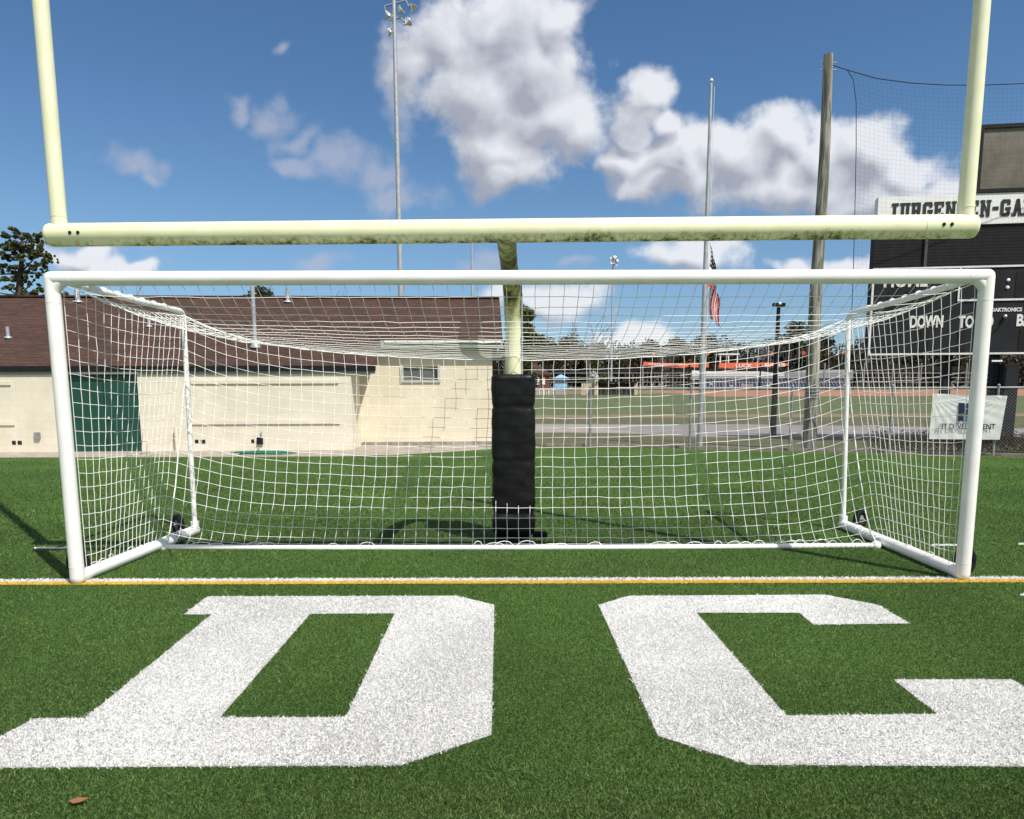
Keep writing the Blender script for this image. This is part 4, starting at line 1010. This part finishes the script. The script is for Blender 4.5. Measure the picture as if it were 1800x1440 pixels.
hl.build('lettering', M_ink, hd)
# supports and equipment below the board
for px in (1664, 1860):
    a = onb(px, 640, -.4); MB().box((a.x-.11, a.y-.1, 0), (a.x+.11, a.y+.1, zb3-.2)).build('column', M_blackm, sb)
a = onb(1740, 660, -.35); b = onb(1752, 660, -.35); MB().box((a.x, a.y-.1, 0), (b.x, b.y+.1, zb0+.1)).build('column', M_char, sb)
a = onb(1757, 660, -.2); b = onb(1786, 660, -.2); cbx = thing('equipment_cabinet', ((a.x+b.x)/2, a.y, 0), 'dark equipment cabinet standing under the scoreboard', 'cabinet')
MB().box((a.x, a.y-.2, .05), (b.x, a.y+.2, onb(1770, 640, -.2).z), bev=.015).build('body', M_blackm, cbx)
MB().box((a.x+.04, a.y-.22, .15), (b.x-.04, a.y-.203, onb(1770, 645, -.2).z)).build('door', M_char, cbx)
a = onb(1743, 636, .05); b = onb(1764, 633, .05); MB().box((a.x, a.y-.01, a.z), (b.x, a.y+.01, b.z)).build('placard', M_sign, sb)

# ------------------------------------------------------------------ trees
def limb(mb, p, d, L, r, depth, rnd, spread=.6, drop=0.):
    q = p; n = 4; pts = [tuple(p)]; rs = [r]; dd = d.copy()
    for i in range(n):
        dd = (dd+Vector((rnd.uniform(-1, 1), rnd.uniform(-1, 1), rnd.uniform(-.6, .8)-drop))*.16).normalized(); q = q+dd*L/n; pts.append(tuple(q)); rs.append(r*(1-.55*(i+1)/n))
    mb.tube(pts, rs, 5 if depth > 0 else 3, caps=False, smooth=True)
    if depth <= 0: return [q]
    out = []
    for k in range(rnd.randint(3, 4)):
        t = rnd.uniform(.4, 1.); s = Vector(p).lerp(q, t) if t < 1 else q; i = min(int(t*n), n-1); s = Vector(pts[i]).lerp(Vector(pts[i+1]), t*n-i)
        nd = (dd+Vector((rnd.uniform(-1, 1), rnd.uniform(-1, 1), rnd.uniform(-.4, .8)))*spread).normalized()
        out += limb(mb, s, nd, L*rnd.uniform(.5, .72), r*.45, depth-1, rnd, spread, drop)
    return out
def bare_tree(px, pyb_top, Y, label, wpx=40, seed=1, group='bare winter trees beyond the ballfield'):
    rnd = random.Random(seed); b_ = atY(px, 683, Y); z0 = gz(Y); top = atY(px, pyb_top, Y).z; H = top-z0
    o = thing('bare_tree', (b_.x, Y, z0), label, 'tree', group); tr = MB(); tr.tube([(b_.x, Y, z0), (b_.x+.1, Y, z0+H*.4)], [H*.022, H*.015], 7); tr.build('trunk', M_bare, o)
    mb = MB()
    for k in range(5):
        a = rnd.uniform(0, 6.28); limb(mb, Vector((b_.x, Y, z0+H*rnd.uniform(.22, .42))), Vector((math.cos(a)*.5, math.sin(a)*.5, 1)).normalized(), H*.38, H*.011, 3, rnd, .75)
    mb.build('branches', M_bare, o); return o
def leafy_tree(name, px, py_top, Y, wpx, M, label, seed, n=5000, size=.22, group=None, base=.3, blobs=12, zbase=None, tb=(.15, .85)):
    rnd = random.Random(seed); b_ = atY(px, 683, Y); z0 = gz(Y) if zbase is None else zbase; top = atY(px, py_top, Y).z; H = top-z0; Wd = wpx/F*(Y+CD)/2
    o = thing(name, (b_.x, Y, z0), label, 'tree', group); mb = MB(); mb.tube([(b_.x, Y, z0), (b_.x, Y, z0+H*.5), (b_.x+.2, Y, z0+H*.85)], [H*.025, H*.018, H*.006], 8)
    cen = []
    for k in range(blobs):
        a = rnd.uniform(0, 6.28); zz = rnd.uniform(base, .92); w = Wd*math.sin(math.pi*min(1, max(.12, (1-zz)/(1-base)*.75+.12))); rr_ = w*rnd.uniform(.1, .75)
        c = (b_.x+math.cos(a)*rr_, Y+math.sin(a)*rr_, z0+H*zz); s = Wd*rnd.uniform(.28, .5); cen.append((c, s, s, s*rnd.uniform(.6, .95)))
        mb.tube([(b_.x, Y, z0+H*max(.15, zz-.2)), c], [H*.008, H*.003], 5)
    mb.build('trunk', M_bark, o); leaf_mesh('crown', cen, n, size, M, o, seed, tb); return o
# the pine at the left edge
YP = 52.; pn = atY(34, 683, YP)
pine = thing('pine_tree', (pn.x, YP, gz(YP)), 'tall pine with layered clumps rising behind the roof at the left edge', 'tree')
mb = MB(); tp = [(36, 690), (35, 560), (33, 520), (36, 480), (39, 450), (40, 425), (30, 412)]
P3 = [atY(x, y, YP) for x, y in tp]; P3[0].z = gz(YP); mb.tube(P3, [.34, .30, .26, .2, .14, .08, .03], 10)
clumps = [(10,415,16,9),(30,410,14,7),(48,416,16,8),(64,424,12,9),(8,432,16,8),(28,430,18,9),(50,434,16,9),(70,440,12,9),(84,448,9,7),(60,450,16,9),(36,450,14,8),(12,450,14,7),
          (78,462,12,7),(90,455,7,6),(58,470,14,8),(22,470,14,7),(4,468,12,8),(8,490,14,9),(26,488,10,6),(44,490,10,6),(68,482,12,7),(84,478,6,4),(14,505,10,5),(52,500,9,5),(30,508,12,6),(70,508,12,5),(60,516,14,5),(95,515,14,6),(110,520,9,5),(45,520,10,6),(-12,440,16,10),(-20,480,18,10),(-14,510,14,7)]
cen = []; s_px = (YP+CD)/F
for i, (x, y, w, h) in enumerate(clumps):
    dy = rr.uniform(-1.6, 1.6); c = atY(x, y, YP+dy); cen.append((tuple(c), w*s_px*.45, w*s_px*.45, h*s_px*.45))
    for e in range(7): k_ = rr.uniform(.16, .34); cen.append(((c.x+rr.uniform(-1, 1)*w*s_px*1.0, c.y+rr.uniform(-.7, .7), c.z+rr.uniform(-1.1, 1.1)*h*s_px), w*s_px*k_, w*s_px*k_, h*s_px*k_*1.3))
    zt_ = c.z-.9*abs(c.x-pn.x)*.35; k = min(range(len(P3)), key=lambda j: abs(P3[j].z-zt_)); mb.tube([P3[k], P3[k].lerp(c, .6)+Vector((0, 0, -.1)), c], [.075, .05, .02], 5)
mb.build('trunk', M_bark, pine); leaf_mesh('crown', cen, 44000, .075, L_pine, pine, 21, (.05, .95))
# other trees
leafy_tree('evergreen_tree', 448, 497, 60, 85, L_dark, 'dark treetop showing above the roof ridge left of the tall mast', 31, 5000, .16)
leafy_tree('leafy_tree', 535, 506, 75, 60, L_brown, 'brownish treetop peeking over the middle of the roof ridge', 32, 2500, .18)
bare_tree(575, 504, 75, 'bare treetop peeking over the roof ridge left of the light mast', seed=33)
bare_tree(8, 496, 70, 'bare grey tree beside the tall pine at the left edge', seed=34)
bare_tree(225, 506, 80, 'bare treetop above the roof near the left goal corner', seed=41)
leafy_tree('evergreen_tree', 925, 532, 56, 75, L_mid, 'green tree rising directly right of the goalpost neck', 35, 7000, .14, base=.2, blobs=16)
tg = 'tree line beyond the ballfield'
TL = [(905, 596, 60, L_brown, 'brownish tree partly hidden behind the goalpost neck'), (965, 602, 66, L_brown, 'brown leafed tree low behind the black awning, left of the far mast'),
      (1008, 590, 60, L_brown, 'reddish brown tree top between the green tree and bare tree'), (1050, 606, 60, L_mid, 'olive green tree left of the distant light mast'),
      (1098, 612, 50, L_dark, 'dark tree right of the distant light mast'), (1140, 600, 55, L_dark, 'dark tree above the left end of the orange banner'),
      (1190, 598, 64, L_brown, 'brown tree behind the orange banner left of the flagpole'), (1250, 588, 70, L_dark, 'dark rounded tree behind the flagpole'),
      (1308, 612, 60, L_brown, 'low brown tree behind the press box'), (1400, 568, 74, L_dark, 'tall dark evergreen left of the wooden pole'),
      (1448, 585, 56, L_dark, 'tall dark evergreen right of the wooden pole'), (1500, 618, 60, L_brown, 'brown tree between rear goal stanchion and scoreboard'),
      (1575, 628, 70, L_brown, 'brown tree under the left end of the scoreboard'), (1650, 630, 70, L_dark, 'dark tree under the middle of the scoreboard'), (1730, 626, 80, L_brown, 'brown tree behind the scoreboard column'),
      (1810, 622, 80, L_dark, 'dark tree at the right edge below the scoreboard')]
for i, (px, py, w, M, lb_) in enumerate(TL):
    leafy_tree('leafy_tree', px, py, 150+(i*37) % 22, w*1.25, M, lb_, 50+i, 4200, .30, tg, base=.12, blobs=16)
for i, (px, py, lb_) in enumerate([(1035, 563, 'bare round crowned tree left of the distant light mast'), (1285, 598, 'bare tree above the press box roof'), (1335, 592, 'pale bare tree left of the black lamp post'), (1372, 602, 'bare tree just right of the black lamp post'),
        (1515, 582, 'bare tree beside the left edge of the scoreboard'), (1170, 606, 'bare tree above the orange banner'), (1600, 640, 'bare tree seen below the scoreboard'), (1700, 642, 'bare tree below the right part of the scoreboard')]):
    bare_tree(px, py, 138+(i*13) % 9, lb_, seed=80+i)

# ------------------------------------------------------------------ ballpark in the distance
YB = 130.
def bb(mb, x0, y0, x1, y1, Y=YB, dep=1.0):
    a = atY(x0, y1, Y); b = atY(x1, y0, Y); mb.box((a.x, Y, a.z), (b.x, Y+dep, b.z)); return mb
zg = gz(YB)
gs = thing('grandstand', (atY(1360, 683, YB).x, YB+5, zg), 'small ballpark grandstand with rows of blue seats behind home plate', 'grandstand')
ad = MB(); bb(ad, 1216, 650, 1380, 667.5, YB+6, .3); ad.build('white_wall', M_wht, gs)
ad = MB(); bb(ad, 1380.5, 650, 1500, 667.5, YB+6, .3); ad.build('rear_wall', M_grey, gs)
wl = MB(); a = atY(1216, 690, YB-1); b = atY(1500, 684, YB-1); wl.box((a.x, YB-1.2, zg), (b.x, YB-1, b.z)); wl.build('front_wall', M_blackm, gs)
steps = MB(); seats = MB()
for k in range(5):
    y0 = 683.5-k*3.6; Yk = YB+k*1.1; a = atY(1240, y0, Yk); b = atY(1492, y0, Yk); steps.box((a.x, Yk, zg), (b.x, Yk+1.09, a.z-.06))
    x = a.x+.3; w = .46
    while x < b.x-.5:
        if rr.random() > .04: seats.box((x, Yk+.3, a.z-.05), (x+w, Yk+.42, a.z+.30)); seats.box((x, Yk+.02, a.z-.055), (x+w, Yk+.295, a.z+.01))
        x += .62
steps.build('terrace', M_grey, gs); so = seats.build('seats', M_blue, gs); so['kind'] = 'stuff'
rl = MB()
for (x0, x1, y) in ((1216, 1380, 658.5), (1216, 1380, 662), (1380, 1500, 654), (1380, 1500, 658), (1380, 1500, 662)):
    a = atY(x0, y, YB+5.8); b = atY(x1, y, YB+5.8); rl.tube([a, b], .06, 5)
rl.build('railing', M_galvd, gs)
sgn = MB(); bb(sgn, 1303, 675, 1324, 680.5, YB-1.3, .05); sgn.build('white_sign', M_wht, gs)
# press box with roof banner
pb = thing('press_box', (atY(1282, 640, YB+8).x, YB+8, gz(YB+8)), 'small white press box with posts above the orange banner', 'press box')
m_ = MB(); bb(m_, 1263, 621.5, 1300, 624, YB+8, 3); m_.build('roof', M_wht, pb)
for x in (1265, 1279.5, 1295): m_ = MB(); bb(m_, x, 624.5, x+2.4, 642, YB+8.1, .3); m_.build('post', M_wht, pb)
m_ = MB(); bb(m_, 1264, 628, 1298, 642, YB+10, .3); m_.build('window', M_blackm, pb)
m_ = MB(); a = atY(1262, 642, YB+8); b = atY(1300, 642, YB+8); m_.box((a.x, YB+8, gz(YB+8)), (b.x, YB+11, a.z)); m_.build('base', M_brick, pb)
ob = thing('roof_banner', tuple(atY(1250, 648, YB+2)), 'long orange banner with white lettering stretched above the grandstand', 'banner')
def ribbon(pxys, Y, hpx, M, nm, par, dep=.06):
    mb = MB(); P = [(atY(x, y, Y), atY(x, y+h, Y)) for (x, y), h in zip(pxys, hpx)]
    for (a, b), (c, d) in zip(P, P[1:]): mb.slab([b, d, c, a], (0, dep, 0))
    return mb.build(nm, M, par)
ribbon([(1131, 636), (1160, 638), (1200, 639), (1213, 638), (1228, 638)], YB+2, [7, 7, 8, 8, 8], M_orange, 'fabric', ob)
ribbon([(1236, 637.5), (1246, 638)], YB+2, [8, 8], M_orange, 'fabric', ob)
ribbon([(1264, 638), (1290, 638), (1320, 637.5), (1340, 637.5), (1365, 637), (1385, 639)], YB+2, [8, 10, 10, 9, 8, 4], M_orange, 'fabric', ob)
def otext(s, x0, x1, yb, yt):
    a = atY(x0, yb, YB+1.9); b = atY(x1, yb, YB+1.9); h = atY(x0, yt, YB+1.9).z-a.z
    text_mesh('lettering', s, h, b.x-a.x, a, Vector((1, 0, 0)), up, Vector((0, -1, 0)), M_wht, ob, .03, .03)
otext('LUCK', 1293, 1322, 646, 640); otext('EARS', 1344, 1380, 644.5, 639)
m_ = MB(); bb(m_, 1139, 639.5, 1200, 641, YB+1.9, .05); bb(m_, 1150, 642, 1195, 643.2, YB+1.9, .05); m_.build('stripe', M_wht, ob)
# black backstop netting band swagged between posts
bs = thing('backstop', (atY(1212, 683, YB-3).x, YB-3, gz(YB-3)), 'black swagged awning net on posts around the home plate stands', 'backstop net')
YK = YB-3
ribbon([(940, 640), (960, 643), (990, 648), (1030, 651), (1080, 650), (1110, 648), (1130, 645)], YK, [6, 6, 7, 8, 8, 7, 6], M_blackm, 'awning', bs)
ribbon([(1130, 645), (1160, 652), (1190, 650), (1212, 644)], YK, [4, 5, 5, 7], M_blackm, 'awning', bs)
ribbon([(1212, 645), (1250, 648), (1300, 649), (1337, 644), (1355, 648), (1385, 649), (1440, 641), (1500, 640), (1560, 642), (1640, 644), (1760, 645)], YK, [6, 5, 4, 9, 7, 6, 6, 8, 8, 8, 8], M_blackm, 'awning', bs)
for x in (949, 1037, 1130, 1212, 1337, 1450, 1520, 1570, 1620, 1700):
    a = atY(x, 641 if x < 1440 else 638, YK); MB().tube([(a.x, YK, gz(YK)), (a.x, YK, a.z)], .14, 8).build('post', M_galvd if x not in (1212, 1337) else M_blackm, bs)
nets = MB(); 
for x0, x1 in ((1100, 1216), (1500, 1620)):
    for k in range(18):
        x = x0+(x1-x0)*k/18; a = atY(x, 654, YK); nets.tube([(a.x, YK+.1, gz(YK)), (a.x, YK+.1, a.z)], .03, 3)
for y in (656, 664, 672, 681): a = atY(940, y, YK); b = atY(1760, y, YK); nets.tube([a, b], .045, 4)
nets.build('netting', M_grey, bs)
# pennants on short poles
for i, (x, y, M, lb_) in enumerate([(1147, 623, M_red, 'red pennant left of all, above the orange banner end'), (1242, 622, M_orange, 'orange pennant just right of the flagpole'), (1355, 622, M_orange, 'orange pennant left of the black lamp post'), (1411, 621, M_red, 'red pennant just left of the wooden pole'), (1481, 620, M_red, 'red pennant beside the rear goal stanchion')]):
    Yf = YB+3; p = atY(x, y, Yf); o = thing('pennant', (p.x, Yf, gz(Yf)), lb_, 'pennant', 'pennants above the grandstand')
    MB().tube([(p.x, Yf, gz(Yf)), (p.x, Yf, p.z+.5)], .05, 6).build('staff', M_galvd, o)
    mb = MB(); w = .75; mb.slab([(p.x, Yf, p.z+.45), (p.x+w*.6, Yf-.1, p.z+.30), (p.x+w*.9, Yf-.15, p.z+.05), (p.x+w*.55, Yf, p.z-.25), (p.x+.05, Yf, p.z-.38)], (0, .03, 0)); mb.build('cloth', M, o)
# dugout, hut, houses to the left of the plate
dgt = thing('dugout', (atY(1085, 690, 92).x, 92, gz(92)), 'low brick dugout with tan end wall and base beyond the field', 'dugout')
YD = 92.
m_ = MB(); bb(m_, 1052, 674, 1118, 696, YD+2, .3); m_.build('wall', M_brick, dgt)
m_ = MB(); bb(m_, 1045, 668, 1052, 698.5, YD, 2.5); bb(m_, 1115, 672, 1121, 697, YD, 2.5); m_.build('end_wall', M_tan, dgt)
m_ = MB(); bb(m_, 1052.5, 694.5, 1114.5, 698, YD, .3); m_.build('kerb_wall', M_tan, dgt)
m_ = MB(); bb(m_, 1048, 670.5, 1120, 673.5, YD-.2, 3); m_.build('roof', M_blackm, dgt)
m_ = MB()
for x in range(1056, 1114, 9): bb(m_, x, 680, x+.8, 694, YD+.1, .1)
m_.build('railing', M_galvd, dgt)
hut = thing('ticket_hut', (atY(986, 690, 95).x, 95, gz(95)), 'small light blue hut with blue canopy beyond the ballfield', 'hut')
m_ = MB(); bb(m_, 976, 664, 996, 696, 95, 3); m_.build('body', M_grey, hut)
m_ = MB(); bb(m_, 975, 673, 997, 682, 94.9, .09); m_.build('counter', M_sky, hut)
a, b, c = atY(974, 665, 94.5), atY(1001, 665, 94.5), atY(986, 658, 96.5); m_ = MB(); m_.add([a, b, (b.x, 98.5, b.z), (a.x, 98.5, a.z), tuple(c)], [(0, 1, 4), (1, 2, 4), (2, 3, 4), (3, 0, 4), (3, 2, 1, 0)]); m_.build('canopy', M_sky, hut)
hs = thing('brick_house', (atY(925, 683, 120).x, 120, gz(120)), 'far brick house with brown roof just right of the goalpost neck', 'building')
m_ = MB(); bb(m_, 890, 658, 966, 690, 120, 8); m_.build('wall', M_brick, hs)
a, b = atY(885, 658, 119.5), atY(970, 658, 119.5); tz = atY(900, 636, 124).z; m_ = MB(); m_.slab([a, b, (b.x-3, 124, tz), (a.x, 124, tz)], (0, 0, -.2)); m_.slab([(a.x, 124, tz), (b.x-3, 124, tz), (b.x, 129, b.z), (a.x, 129, a.z)], (0, 0, -.2)); m_.build('roof', M_roof, hs)
for x in (943, 953): m_ = MB(); bb(m_, x, 663, x+5, 676, 119.8, .15); m_.build('window', M_wht, hs)
pf = thing('picket_fence', (atY(955, 690, 93).x, 93, gz(93)), 'pale picket and plank fence left of the blue hut', 'fence')
for k in range(9): m_ = MB(); x = 939+k*4.1; bb(m_, x, 683, x+2.2, 696, 93, .1); m_.build('picket', M_tan if k % 2 else M_wht, pf)
m_ = MB(); bb(m_, 938, 685, 976, 686.2, 93.2, .06); m_.build('rail', M_wht, pf)
bf = thing('board_fence', (atY(1030, 690, 93).x, 93, gz(93)), 'tan board fence between the blue hut and the dugout', 'fence')
for k in range(6): m_ = MB(); x = 1022+k*3.9; bb(m_, x, 674, x+3.5, 697, 93, .1); m_.build('board', M_tan, bf)
fl_t = thing('flowering_tree', (atY(1040, 683, 100).x, 100, gz(100)), 'small white blossoming tree between awning posts', 'tree')
mb = MB(); p = atY(1042, 662, 100); mb.tube([(p.x, 100, gz(100)), (p.x, 100, p.z)], [.12, .05], 6); mb.build('trunk', M_bark, fl_t)
L_wht = tint_mat('blossom', (.35, .35, .3), (.8, .8, .76), .8)
leaf_mesh('crown', [(tuple(atY(1043, 658, 100)), .5, .5, .5), (tuple(atY(1049, 664, 100)), .4, .4, .5), (tuple(atY(1041, 668, 100)), .35, .35, .4)], 500, .10, L_wht, fl_t, 9)
# low scrub under the trees closes the far edge
sc_ = [((x, 151+rr.uniform(0, 6), gz(150)+4.0), 4.2, 2.2, 5.2+rr.uniform(0, 1.8)) for x in np.linspace(-6, 120, 40)]
o = leaf_mesh('undergrowth', sc_, 60000, .34, L_scrub, None, 77, (.0, .7)); tag(o, 'brown undergrowth along the far tree line', 'undergrowth', kind='stuff')
